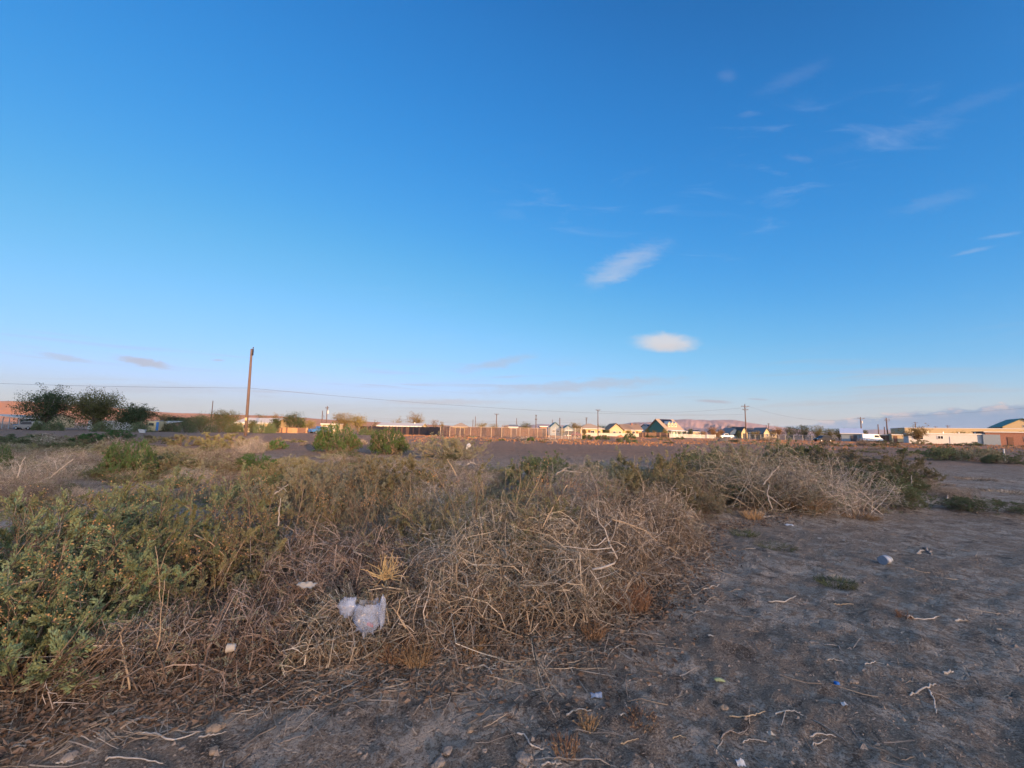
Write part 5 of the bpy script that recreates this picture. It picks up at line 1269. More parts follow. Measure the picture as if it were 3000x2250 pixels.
def bundle(label, D, pts, n, rad, mat, spread):
    rg = np.random.default_rng(len(label)); W = np.array([P(a, b, D) for a, b in pts])
    root = empty('straw_bundle', W.mean(0), label, 'straw')
    T = W[None] - W.mean(0) + rg.normal(0, spread, (n, 1, 3)) + rg.normal(0, spread * .4, (n, len(pts), 3))
    t = np.linspace(-1, 1, len(pts)); T += rg.normal(0, spread * 1.3, (n, 1, 3)) * t[None, :, None]
    tag(link('stalks', npmesh('stalks', *tubes(T, np.full((n, len(pts)), rad), 3), M[mat]), root), kind='stuff')
bundle('golden straw bundle lying under the green saltbush', 2.75, [(252, 1962), (285, 1940), (320, 1925), (362, 1918)], 70, .0028, 'twig_gold', .03)
bundle('fan of brown twigs trailing to the bottom corner', 2.45, [(20, 2090), (90, 2045), (160, 2010), (230, 1960), (290, 1900)], 70, .0024, 'twig_mid', .06)

# ------------------------------------------------------------------ sticks on the ground, each one by itself
def smooth_path(W, n):
    W = np.array(W, float)
    if len(W) == 2: W = np.array([W[0], (W[0] + W[1]) / 2 + [0, 0, .004], W[1]])
    t = np.concatenate([[0], np.cumsum(np.linalg.norm(np.diff(W, axis=0), axis=1))]); t /= t[-1]
    ext = np.concatenate([[2 * W[0] - W[1]], W, [2 * W[-1] - W[-2]]])
    out = []
    for u in np.linspace(0, 1, n):
        i = min(np.searchsorted(t, u, 'right') - 1, len(W) - 2); f = (u - t[i]) / (t[i + 1] - t[i] + 1e-9)
        p0, p1, p2, p3 = ext[i:i + 4]
        out.append(.5 * (2 * p1 + (p2 - p0) * f + (2 * p0 - 5 * p1 + 4 * p2 - p3) * f * f + (3 * p1 - p0 - 3 * p2 + p3) * f ** 3))
    return np.array(out)
def stick(label, pts, wpx, mat='stick', lift=0.0, arch=0.0, forks=()):
    W = [on_surface(a, b) for a, b in pts]
    sc = np.linalg.norm(W[0] - [0, 0, EYE]) / FPX
    r = wpx * sc / 2
    T = smooth_path(W, 14); t = np.linspace(0, 1, 14)
    Wl = np.array(W if len(W) > 2 else [W[0], (W[0] + W[1]) / 2, W[1]]); sg = np.linspace(0, len(Wl) - 1, 14); i0 = np.minimum(sg.astype(int), len(Wl) - 2); fr = (sg - i0)[:, None]
    T = .2 * T + .8 * (Wl[i0] * (1 - fr) + Wl[i0 + 1] * fr)
    rg = np.random.default_rng(int(sum(p[0] for p in pts)))
    T[:, 2] = np.maximum(surf_z(T[:, 0], T[:, 1]), T[:, 2]) + r * .25 + lift + arch * np.sin(t * np.pi)
    T[1:-1] += rg.normal(0, r * .6, (12, 3))
    rad = r * (1.15 - .55 * t) * rg.uniform(.85, 1.15, 14)
    root_o = T.mean(0); root_o[2] = T[:, 2].min() - r
    root = empty('stick', root_o, label, 'stick', 'sticks lying about')
    m = MB().tube(T - root_o, rad, 7).build('shaft', M[mat], root, smooth=True)
    for f in forks:
        F = smooth_path([on_surface(a, b) for a, b in f], 7); F[:, 2] += r + .015 * np.linspace(0, 1, 7)
        MB().tube(F - root_o, np.linspace(.8, .4, 7) * r, 5).build('side_twig', M[mat], root, smooth=True)
STICKS = [
 ('long sinuous bleached stick over the dark twigs in the bottom corner', [(353, 2124), (407, 2107), (458, 2105), (481, 2127), (536, 2146), (593, 2144)], 9, 'stick', [[(536, 2146), (560, 2125), (563, 2112)]]),
 ('second sinuous bleached stick just below the first', [(407, 2143), (441, 2154), (492, 2175), (542, 2165), (576, 2146)], 8, 'stick', []),
 ('thick tan broken stick below the golden straw', [(261, 1998), (288, 2026), (332, 2046)], 9, 'stick_tan', []),
 ('bent tan stick beside the thick broken one', [(292, 1995), (325, 2022), (366, 2029), (414, 2031)], 7, 'stick_tan', []),
 ('pale knobbly stick close to the bottom corner', [(34, 2181), (68, 2178), (102, 2171), (150, 2160)], 8, 'stick', []),
 ('long thin stick touching the bottom corner', [(0, 2195), (51, 2190), (112, 2188), (159, 2178)], 6, 'stick_tan', []),
 ('short white stick beside the oval brown stone', [(581, 2161), (620, 2158), (663, 2144)], 6, 'stick', []),
 ('thin curved stick along the very bottom of the dark twigs', [(308, 2229), (353, 2222), (424, 2229), (478, 2237)], 6, 'stick', []),
 ('short pale stick at the bottom beside the pale lump', [(163, 2241), (190, 2236), (214, 2227)], 6, 'stick', []),
 ('long tan stick running along the front of the dry stalks', [(841, 2002), (903, 1988), (953, 1965), (1042, 1951)], 7, 'stick_tan', []),
 ('straight tan stick beside the start of the long tan one', [(789, 1997), (845, 1975), (886, 1958)], 7, 'stick_tan', []),
 ('thin bowed stick below the rust brown weed pair', [(994, 1990), (1055, 1992), (1106, 1985), (1150, 1973)], 5, 'stick_tan', []),
 ('white arched stick where the dry stalks meet the dirt', [(1364, 1961), (1391, 1948), (1421, 1951), (1442, 1975), (1465, 1992)], 9, 'stick', []),
 ('white crooked twig just above the white arched stick', [(1391, 1941), (1411, 1932), (1438, 1929), (1445, 1914)], 6, 'stick', []),
 ('upward curving pale stick beside the white arched one', [(1431, 1961), (1458, 1951), (1475, 1914), (1500, 1897)], 7, 'stick', []),
 ('single thin stick alone on the dirt below the dark twigs', [(819, 2178), (858, 2168), (894, 2154)], 5, 'stick', []),
 ('straight pale stick crossing a forked one at the twig edge', [(913, 2054), (940, 2039), (967, 2024)], 6, 'stick', [[(930, 2044), (938, 2060), (944, 2068)]]),
 ('hooked thin stick on the dirt below the white arched stick', [(1430, 2044), (1445, 2022), (1469, 2009)], 5, 'stick_dark', []),
 ('thin bowed stick leading away from the twig edge', [(1292, 2017), (1326, 2015), (1377, 1997)], 4, 'stick_dark', []),
 ('thick crooked weathered stick above the long sinuous one at the bottom', [(1514, 2148), (1537, 2156), (1554, 2185), (1571, 2190), (1593, 2195)], 9, 'stick', []),
 ('long sinuous stick along the bottom of the dirt', [(1568, 2226), (1619, 2222), (1653, 2227), (1717, 2231), (1764, 2238), (1805, 2246)], 8, 'stick', []),
 ('short flat stick under the long sinuous one', [(1585, 2243), (1646, 2238)], 9, 'stick', []),
 ('smooth arched pale stick below the blue wrapper', [(1659, 2095), (1680, 2085), (1707, 2082), (1732, 2082)], 9, 'stick', []),
 ('straight thin stick between the arched one and the yellow scrap', [(1814, 2183), (1842, 2175), (1871, 2165)], 6, 'stick_tan', []),
 ('short straight stick past the thin one at the dirt bottom', [(1968, 2163), (2009, 2160)], 5, 'stick_tan', []),
 ('pale forked stick near the white pebble', [(2112, 2163), (2127, 2151), (2158, 2151), (2188, 2154)], 6, 'stick', [[(2158, 2151), (2186, 2148), (2192, 2138)]]),
 ('long thin stick with an upturned end above the forked one', [(2134, 2098), (2195, 2101), (2222, 2093), (2242, 2085)], 6, 'stick_tan', []),
 ('smooth bowed white stick on open dirt beside the twig mound', [(2007, 1788), (2029, 1795), (2056, 1794), (2076, 1788)], 5, 'stick', []),
 ('yellowish stick beneath the largest rust brown weed', [(1827, 1819), (1849, 1819), (1878, 1805)], 6, 'stick_tan', []),
 ('angled pale stick beneath the largest rust brown weed', [(1795, 1812), (1839, 1809), (1866, 1788)], 5, 'stick', []),
 ('crooked twig on the dirt above the smooth bowed white one', [(2063, 1771), (2073, 1763), (2107, 1749)], 5, 'stick', []),
 ('bent twig farther up the dirt from the crooked twig', [(2059, 1727), (2103, 1720), (2110, 1710)], 5, 'stick', []),
 ('white tapering stick at the toe of the twig mound', [(1639, 1868), (1670, 1870), (1702, 1877)], 7, 'stick', []),
 ('pale stick pointing down off the toe of the twig mound', [(1593, 1924), (1615, 1910), (1639, 1904)], 7, 'stick', []),
 ('long pale stick along the toe of the twig mound', [(1500, 1922), (1544, 1914), (1590, 1904)], 6, 'stick', []),
 ('short straight twig on the open dirt below the brown stone', [(2061, 2090), (2085, 2103)], 5, 'stick_tan', []),
 ('thin stick just under the forked one by the white pebble', [(2175, 2176), (2195, 2170), (2246, 2173)], 5, 'stick', []),
 ('white stick with an upswept end above the dull green tuft', [(2250, 1766), (2294, 1766), (2321, 1756), (2331, 1746)], 6, 'stick', []),
 ('smooth curved white stick beside a tiny brown weed', [(2657, 1809), (2687, 1815), (2731, 1816), (2752, 1805)], 6, 'stick', []),
 ('short thick white stick past the smooth curved one', [(2798, 1820), (2815, 1818), (2836, 1819)], 8, 'stick', []),
 ('knobbly branched stick below the smooth curved white one', [(2370, 1882), (2399, 1885), (2420, 1893), (2457, 1895)], 7, 'stick', [[(2457, 1895), (2462, 1910), (2475, 1928)]]),
 ('bowed twig below the knobbly branched stick', [(2533, 1954), (2548, 1946), (2589, 1943)], 5, 'stick', []),
 ('thin dark bowed twig continuing past the other bowed twig', [(2606, 1939), (2640, 1941), (2677, 1948)], 4, 'stick_dark', []),
 ('large pale stick slanting over a forked dark twig', [(2665, 2041), (2684, 2029), (2721, 2017), (2743, 2005)], 8, 'stick', []),
 ('crooked grey stick running down from the large slanting stick', [(2721, 2022), (2735, 2046), (2743, 2090)], 6, 'stick', []),
 ('dark straight twig running off beside the large slanting stick', [(2725, 2026), (2775, 2049), (2820, 2073)], 5, 'stick_dark', []),
 ('bowed white stick near the bottom by the cream shell', [(2370, 2159), (2392, 2153), (2420, 2154), (2450, 2158)], 6, 'stick', []),
 ('upturned pale stick below the bowed white one by the cream shell', [(2375, 2188), (2403, 2180), (2423, 2165)], 5, 'stick', []),
 ('arched stick over dark litter above the cream shell', [(2270, 2093), (2301, 2085), (2335, 2090), (2358, 2098)], 6, 'stick', [[(2301, 2085), (2296, 2110), (2290, 2136)]]),
 ('long straight grey stick slanting down near the bottom', [(2382, 2110), (2440, 2148), (2484, 2173)], 6, 'stick_dark', []),
 ('short slanting twig next to the long straight grey one', [(2489, 2127), (2504, 2154), (2521, 2173)], 4, 'stick_dark', []),
 ('stubby white stick below the thin dark bowed twig', [(2765, 1975), (2794, 1970)], 9, 'stick', []),
 ('straight tan stick between the dull green tuft and the smooth curved one', [(2441, 1770), (2467, 1773), (2501, 1772)], 5, 'stick_tan', []),
 ('short pale stick above the blue bottle cap', [(2419, 1934), (2470, 1938)], 5, 'stick', []),
 ('left piece of the broken stick beyond the crushed tin', [(2686, 1622), (2706, 1613)], 7, 'stick', []),
 ('thicker piece of the broken stick beyond the crushed tin', [(2711, 1609), (2729, 1626)], 9, 'stick', []),
 ('curved bare branch lying off the low dark green bush', [(2667, 1484), (2702, 1484), (2725, 1466)], 5, 'stick', []),
 ('upright curved stick beside the flat dry weed patch', [(2771, 1460), (2784, 1450), (2794, 1437)], 5, 'stick', []),
 ('flat pale sticks bundle fragment near the golden weed tuft', [(2235, 1513), (2262, 1508), (2275, 1512)], 6, 'stick', []),
 ('very short white stick under the yellow scrap', [(1818, 2096), (1833, 2092)], 7, 'stick', []),
]
for i_, (lb, pts, w_, m_, fk) in enumerate(STICKS): stick(lb, pts, w_ * .46, m_ if i_ % 5 else 'stick_dark', arch=.006, forks=fk)
def branch(label, D, main, wpx, twigs=(), mat='stick', name='branch', depth=0.0, taper=.5):
    """bare branch standing among the bushes: pixel path at distance D"""
    n = 12
    W = np.array([P(a, b, D + depth * i / max(1, len(main) - 1)) for i, (a, b) in enumerate(main)])
    T = smooth_path(W, n); r = wpx * .6 * D / FPX / 2
    rg = np.random.default_rng(int(main[0][0])); T[1:-1] += rg.normal(0, r * .5, (n - 2, 3))
    o = T[T[:, 2].argmin()].copy()
    root = empty(name, o, label, 'branch', 'bare branches among the bushes')
    MB().tube(T - o, r * np.linspace(1.2, taper, n), 7).build('shaft', M[mat], root, smooth=True)
    for tw in twigs:
        F = smooth_path([P(a, b, D - .03 * k) for k, (a, b) in enumerate(tw)], 8)
        MB().tube(F - o, r * np.linspace(.6, .3, 8), 5).build('side_twig', M[mat], root, smooth=True)
branch('bleached forked branch hooked on the twig mound', 2.95, [(1735, 1668), (1770, 1662), (1808, 1645), (1802, 1620), (1790, 1605), (1775, 1560), (1752, 1525), (1748, 1490)], 9,
       [[(1790, 1605), (1740, 1610), (1700, 1606), (1650, 1600)], [(1785, 1595), (1800, 1560), (1805, 1530), (1808, 1505)], [(1775, 1575), (1755, 1595), (1735, 1598), (1722, 1585)], [(1800, 1620), (1815, 1610), (1808, 1600)], [(1770, 1545), (1795, 1520), (1790, 1500)], [(1802, 1622), (1780, 1620)]])
branch('straight pale rod sticking up out of the twig mound', 3.0, [(1588, 1548), (1612, 1500), (1640, 1455), (1662, 1420)], 5, mat='stick_tan', taper=.8)
branch('long arched tan branch sweeping down beside the bleached forked branch', 3.1, [(1790, 1520), (1840, 1535), (1890, 1555), (1925, 1585)], 5, [[(1840, 1535), (1870, 1560), (1912, 1598)]], 'stick_tan')
branch('white twig standing on top of the olive saltbush', 4.1, [(815, 1540), (818, 1500), (822, 1460)], 6)
branch('bare stem crossing the olive saltbush', 3.6, [(568, 1565), (600, 1580), (635, 1605), (660, 1632)], 5, mat='stick_tan')
branch('tallest bare upright stem before the olive bushes', 2.6, [(440, 1945), (465, 1880), (472, 1800), (482, 1700)], 5, [[(470, 1830), (488, 1790), (494, 1730)], [(465, 1870), (445, 1840), (425, 1820)]], 'stick_tan')
branch('bare forked stem just inside the green saltbush', 3.05, [(470, 1800), (465, 1680), (455, 1600)], 5, [[(466, 1680), (490, 1610), (510, 1590)]], 'stick_tan')
branch('bare twig leaning out of the green saltbush', 2.9, [(282, 1855), (300, 1830), (322, 1806)], 6, mat='stick_tan')
branch('slanting cut stem beside the tallest upright stem', 2.45, [(380, 2020), (372, 1960), (360, 1900), (350, 1852)], 7, mat='stick_tan')
branch('thin stem standing beside the plastic bag', 2.72, [(1190, 1840), (1165, 1800), (1178, 1745)], 6, [[(1165, 1800), (1145, 1775)]], 'stick_tan')
branch('curved grey stem hanging below the plastic bag', 2.66, [(1030, 1910), (1035, 1860), (1018, 1800)], 5, mat='stick_dark')
branch('pale bent deadwood beyond the twig mound', 6.0, [(1628, 1390), (1650, 1378), (1660, 1372)], 8, [[(1650, 1378), (1680, 1382), (1705, 1384)], [(1640, 1384), (1655, 1372), (1672, 1368)]])
branch('white antler-shaped deadwood beyond the grey bush', 9.0, [(1368, 1362), (1380, 1355), (1396, 1360)], 6, [[(1380, 1356), (1376, 1347)], [(1386, 1356), (1388, 1344)], [(1372, 1360), (1370, 1350)]])
branch('slender pale stalk leaning across the grey gap', 9.0, [(1340, 1400), (1326, 1372), (1310, 1345)], 5, mat='stick_tan')
branch('forked white deadwood on the dark bush behind the saltbush', 6.0, [(800, 1450), (825, 1432), (845, 1418)], 6, [[(825, 1432), (812, 1428)], [(830, 1430), (840, 1440)]])
branch('tall pale dead stalk over the dry pinkish brush', 9.5, [(105, 1420), (150, 1395), (190, 1365), (215, 1345)], 7, [[(150, 1395), (165, 1375), (160, 1350)]])
branch('upright pale stalk beside the dry pinkish brush', 9.0, [(52, 1400), (60, 1370), (74, 1338)], 6, [[(60, 1370), (48, 1352)]])
branch('bleached branch leaning out of the big dry thicket', 8.2, [(2235, 1420), (2255, 1395), (2282, 1366)], 6, [[(2255, 1395), (2262, 1380)]])
branch('pale crooked branch at the front of the dry thicket', 7.6, [(2262, 1490), (2248, 1450), (2252, 1420)], 6, [[(2248, 1450), (2275, 1470), (2300, 1490)]])
branch('spray of pale sticks spilling toward the pink scrap', 8.2, [(2555, 1470), (2520, 1440), (2478, 1408)], 6, [[(2530, 1450), (2545, 1430), (2552, 1415)], [(2520, 1440), (2500, 1445), (2470, 1440)]])
branch('single pale stalk standing beside the outermost bush', 9.6, [(2670, 1420), (2671, 1405), (2671, 1392)], 4)
branch('wide pale stems in the middle of the second bright green bush', 24.5, [(1148, 1330), (1150, 1312), (1160, 1298), (1175, 1290)], 7, [[(1150, 1312), (1140, 1295), (1135, 1280)], [(1152, 1308), (1152, 1288), (1158, 1270)]], 'stick_tan')

# ------------------------------------------------------------------ stones
def ico():
    t = (1 + 5 ** .5) / 2
    v = [(-1, t, 0), (1, t, 0), (-1, -t, 0), (1, -t, 0), (0, -1, t), (0, 1, t), (0, -1, -t), (0, 1, -t), (t, 0, -1), (t, 0, 1), (-t, 0, -1), (-t, 0, 1)]
    f = [(0, 11, 5), (0, 5, 1), (0, 1, 7), (0, 7, 10), (0, 10, 11), (1, 5, 9), (5, 11, 4), (11, 10, 2), (10, 7, 6), (7, 1, 8), (3, 9, 4), (3, 4, 2), (3, 2, 6), (3, 6, 8), (3, 8, 9), (4, 9, 5), (2, 4, 11), (6, 2, 10), (8, 6, 7), (9, 8, 1)]
    v = [Vector(q).normalized() for q in v]
    for _ in range(2):
        nf, mid = [], {}
        def m(a, b):
            k = (min(a, b), max(a, b))
            if k not in mid: mid[k] = len(v); v.append(((v[a] + v[b]) / 2).normalized())
            return mid[k]
        for a, b, c in f:
            x_, y_, z_ = m(a, b), m(b, c), m(c, a); nf += [(a, x_, z_), (b, y_, x_), (c, z_, y_), (x_, y_, z_)]
        f = nf
    return np.array([tuple(q) for q in v]), np.array(f)
ICO = ico()
def stone(label, px, py, wpx, flat=.55, mat='stone', name='stone', cat='stone', yaw=0.3, asp=.72):
    g = on_surface(px, py); s = wpx / 2 * np.linalg.norm(g - [0, 0, EYE]) / FPX
    V = ICO[0].copy(); sd = int(px)
    V *= (1 + .9 * fbm(V[:, 0] * 1.3 + sd, V[:, 1] * 1.3 + V[:, 2], sd, 3))[:, None]
    V = V * np.array([s, s * asp, s * flat]); c_, s_ = math.cos(yaw + sd), math.sin(yaw + sd)
    V = V @ np.array([[c_, s_, 0], [-s_, c_, 0], [0, 0, 1]])
    o = link(name, npmesh(name, V, ICO[1], M[mat], False), None, (g[0], g[1], g[2] + s * flat * .2))
    tag(o, label, cat, 'stones and soil lumps')
for lb, px_, py_, w_, m_, fl in [
    ('oval brown stone beside the sinuous bleached sticks', 632, 2139, 38, 'stone', .6), ('smaller oval stone below the oval brown one', 627, 2200, 26, 'stone', .5),
    ('pale lump of soil among the bottom corner twigs', 205, 2220, 30, 'clod', .5), ('flat soil lump under the golden straw sticks', 376, 2083, 40, 'clod', .4),
    ('tiny grey pebble beside the sinuous sticks', 535, 2192, 14, 'clod', .6), ('largest grey crust lump at the bottom of the dirt', 1311, 2202, 36, 'clod', .45),
    ('broken crust lump on the very bottom edge', 1289, 2234, 38, 'clod', .45), ('small brown stone alone on the dirt above the crust lumps', 1377, 2141, 24, 'stone', .6),
    ('reddish stone at the twig edge below the bag', 1036, 2012, 18, 'stone', .6), ('half buried crust lump beside the long sinuous bottom stick', 1532, 2222, 50, 'clod', .3),
    ('brown stone on open dirt above the long thin stick', 2120, 2075, 28, 'stone', .5), ('brown pebble at the toe of the twig mound', 1818, 1850, 16, 'stone', .7),
    ('small pale pebble in the middle of the dirt', 1604, 2010, 10, 'clod', .7), ('pebble near the dull green tuft', 2530, 1708, 10, 'clod', .7),
    ('crust lump on the bottom edge beside the broken one', 1272, 2246, 22, 'clod', .5), ('small crust lump above the largest grey one', 1420, 2200, 16, 'clod', .5),
    ('pale crust lump above the bottom row', 1055, 2205, 14, 'clod', .5), ('brown soil lump near the tall slanting stick', 2500, 1990, 22, 'clod', .4)]:
    stone(lb, px_, py_, w_ * .8, fl, m_)

# ------------------------------------------------------------------ rubbish
def bag_material():
    m, t, b = material('clear_plastic')
    b.inputs['Base Color'].default_value = (.42, .48, .62, 1); b.inputs['Roughness'].default_value = .22; b.inputs['Specular IOR Level'].default_value = .6
    tc = t.n('ShaderNodeTexCoord')
    t.put(b.inputs['Alpha'], t.rng(t.noise(tc.outputs['Object'], 9, 2, .5), .35, .65, .22, .55))
    return m
M['bag'] = bag_material()
def crumple(px, py, D, w, h, seed, d=.6, mat='bag', opening=.0):
    """crumpled thin sack: local mesh arrays around its centre"""
    V = ICO[0].copy()
    n = 26
    A, T = np.meshgrid(np.linspace(0, 2 * np.pi, n, endpoint=False), np.linspace(.04, 1 - opening, 14) * np.pi, indexing='ij')
    x, y, z = np.cos(A) * np.sin(T), np.sin(A) * np.sin(T), -np.cos(T)
    r = 1 + .55 * np.abs(fbm(A * 1.2 + seed, T * 2.2, seed, 3)) * 2 - .3 + .16 * fbm(A * 3.3, T * 4.0 + seed, seed + 3, 2)
    V = np.stack([x * r * w / 2, y * r * w / 2 * d, z * r * h / 2], -1).reshape(-1, 3)
    idx = np.arange(n * 14).reshape(n, 14); nx_ = np.roll(idx, -1, 0)
    Q = np.stack([idx[:, :-1], nx_[:, :-1], nx_[:, 1:], idx[:, 1:]], -1).reshape(-1, 4)
    return V, Q
c = P(1066, 1795, 2.72)
pb = empty('plastic_bag', (c[0], c[1], c[2] - .15), 'clear bluish plastic bag caught in the dry stalks', 'bag')
V, Q = crumple(0, 0, 0, .21, .26, 7, .6, opening=.28); link('body', npmesh('body', V + [.02, 0, .14], Q, M['bag'], True), pb)
V, Q = crumple(0, 0, 0, .13, .14, 3, .5, opening=.1); link('knotted_end', npmesh('knotted_end', V + [-.10, -.01, .19], Q, M['bag'], True), pb)
V, Q = crumple(0, 0, 0, .05, .22, 5, .4, opening=.1); link('handle', npmesh('handle', V + [.12, -.02, .17], Q, M['bag'], True), pb)
MB().box((.05, -.02, .09), (.04, .015, .016), Matrix.Rotation(.4, 3, 'Y')).build('printed_label', M['pink'], pb)
c = P(1373, 1306, 21.5)
wb_ = empty('white_bag', (c[0], c[1], c[2] - .12), 'white plastic bag snagged on the rounded grey bush', 'bag')
V, Q = crumple(0, 0, 0, .27, .26, 9, .8); link('body', npmesh('body', V + [0, 0, .12], Q, M['foam']), wb_)
V, Q = crumple(0, 0, 0, .10, .18, 4, .5); link('handle', npmesh('handle', V + [-.1, 0, .0], Q, M['foam']), wb_)
# crushed tin
g = on_surface(2593, 1652); s_ = np.linalg.norm(g - [0, 0, EYE]) / FPX
tn = empty('crushed_tin', g, 'crushed blue grey tin lying on the open dirt', 'tin', None, .5)
tn.scale = (.72, .72, .72)
def dent_tube(r, x0, x1, n=20, k=9, seed=1, amp=.25):
    A, T = np.meshgrid(np.linspace(0, 2 * np.pi, n, endpoint=False), np.linspace(0, 1, k), indexing='ij')
    rr = r * (1 + amp * fbm(A * 1.3 + seed, T * 2.5, seed, 3))
    V = np.stack([x0 + (x1 - x0) * T, np.cos(A) * rr, np.sin(A) * rr * .85], -1).reshape(-1, 3)
    idx = np.arange(n * k).reshape(n, k); nx_ = np.roll(idx, -1, 0)
    return V, np.stack([idx[:, :-1], idx[:, 1:], nx_[:, 1:], nx_[:, :-1]], -1).reshape(-1, 4)
V, Q = dent_tube(.078, -.085, .085); link('body', npmesh('body', V + [0, 0, .07], Q, M['tin_blue'], True), tn)
V, Q = dent_tube(.082, -.05, .035); link('label_band', npmesh('label_band', V + [0, 0, .07], Q, M['tin_label'], True), tn)
V, Q = dent_tube(.084, .08, .092); rim_ = link('rim', npmesh('rim', V + [0, 0, .07], Q, M['zinc'], True), tn)
MB().tube([(.07, 0, .07), (.075, 0, .07)], .07, 16).build('opening', M['tin_inside'], tn)
MB().tube([(-.086, 0, .07), (-.082, 0, .07)], .075, 16).build('end', M['tin_blue'], tn)
def scrap(name, label, px, py, wpx, mat, D=None, h=.35, seed=1, cat='litter', lift=0.0):
    g = on_surface(px, py) if D is None else P(px, py, D); s = .75 * wpx * np.linalg.norm(g - [0, 0, EYE]) / FPX
    n = 9
    U, W = np.meshgrid(np.linspace(-.5, .5, n), np.linspace(-.5, .5, n), indexing='ij')
    edge = 1 + .5 * fbm(U * 3 + seed, W * 3, seed, 2)
    x, y = U * s * edge, W * s * .7 * edge
    z = s * h * (.5 + fbm(U * 2.3 + seed, W * 2.3, seed + 5, 3) * 1.6) * (1 - .6 * (np.abs(U) + np.abs(W)))
    idx = np.arange(n * n).reshape(n, n)
    Q = np.stack([idx[:-1, :-1], idx[1:, :-1], idx[1:, 1:], idx[:-1, 1:]], -1).reshape(-1, 4)
    V = np.stack([x, y, np.maximum(z, .001)], -1).reshape(-1, 3)
    V2 = V - [0, 0, .003]; m = len(V)
    o = link(name, npmesh(name, np.concatenate([V, V2]), np.concatenate([Q, Q[:, ::-1] + m]), M[mat], True), None, (g[0], g[1], g[2] + .002 + lift))
    tag(o, label, cat)
scrap('paper_scrap', 'pale crumpled scrap of paper half hidden in the dry stalks', 897, 1722, 50, 'paper', D=2.95, h=.7, seed=3)
scrap('plastic_scrap', 'pale blue flattened plastic scrap on the dirt', 2311, 1540, 26, 'foam', seed=5, h=.25)
scrap('foam_scrap', 'small cream scrap on the dirt below the pale blue one', 2402, 1578, 12, 'paper', seed=6)
scrap('foam_scrap', 'small tan scrap beside the small cream one', 2475, 1584, 13, 'paper', seed=7)
scrap('cloth_scrap', 'pink cloth scrap at the foot of the dry twiggy bush', 2575, 1462, 30, 'pink', seed=8, h=.5)
scrap('wrapper', 'crumpled blue grey wrapper on the near dirt', 1746, 2040, 34, 'wrapper', seed=9, h=.4)
scrap('plastic_scrap', 'yellow green plastic sliver on the near dirt', 2107, 1994, 26, 'yellow_bit', seed=10, h=.25)
scrap('foam_scrap', 'tan chip on the dirt beyond the largest rust brown weed', 2081, 1863, 14, 'paper', seed=11)
scrap('shell', 'cream shell fragment near the arched stick', 2259, 2153, 18, 'paper', seed=12, h=.6)
scrap('shell', 'white shell bit below the blue bottle cap', 2474, 2073, 14, 'foam', seed=13, h=.6)
scrap('foam_scrap', 'white pebble-like foam bit on the bottom edge', 2170, 2241, 22, 'foam', seed=14, h=.9)
scrap('foam_scrap', 'tiny white bit on the far dirt beside the weed patch', 2752, 1428, 9, 'foam', seed=15)
scrap('foam_scrap', 'white bit lying in the sprawling flat weed patch', 2975, 1478, 9, 'foam', seed=16)
scrap('foam_scrap', 'white scrap on the reddish dirt before the corral', 1504, 1283, 5, 'foam', seed=17)
# blue bottle cap
g = on_surface(2452, 2005)
bcap = empty('bottle_cap', (g[0], g[1], g[2]), 'bright blue bottle cap on the dirt', 'bottle cap')
MB().tube([(0, 0, 0), (0, .004, .012)], [.016, .0155], 16).build('skirt', M['blue_cap'], bcap); MB().tube([(0, .004, .0121), (0, .0045, .014)], .0135, 16).build('top', M['blue_cap'], bcap)
# broken cup
g = P(677, 1893, 2.52)
cu = empty('broken_cup', (g[0], g[1], g[2] - .03), 'broken white foam cup in the dry twigs', 'cup', None, 1.9)
cu.scale = (.7, .7, .7)
n, k = 18, 5
A, T = np.meshgrid(np.linspace(0, 4.6, n), np.linspace(0, 1, k), indexing='ij'); rr = .026 + .009 * T + .006 * fbm(A * 2, T * 3, 2, 2)
V = np.stack([np.cos(A) * rr, T * .06 - .03, np.sin(A) * rr + .03], -1).reshape(-1, 3); idx = np.arange(n * k).reshape(n, k)
link('shell', npmesh('shell', V, np.stack([idx[:-1, :-1], idx[1:, :-1], idx[1:, 1:], idx[:-1, 1:]], -1).reshape(-1, 4), M['paper'], True), cu)
MB().tube([(0, -.031, .03), (0, -.028, .03)], .025, 14).build('base', M['foam'], cu)

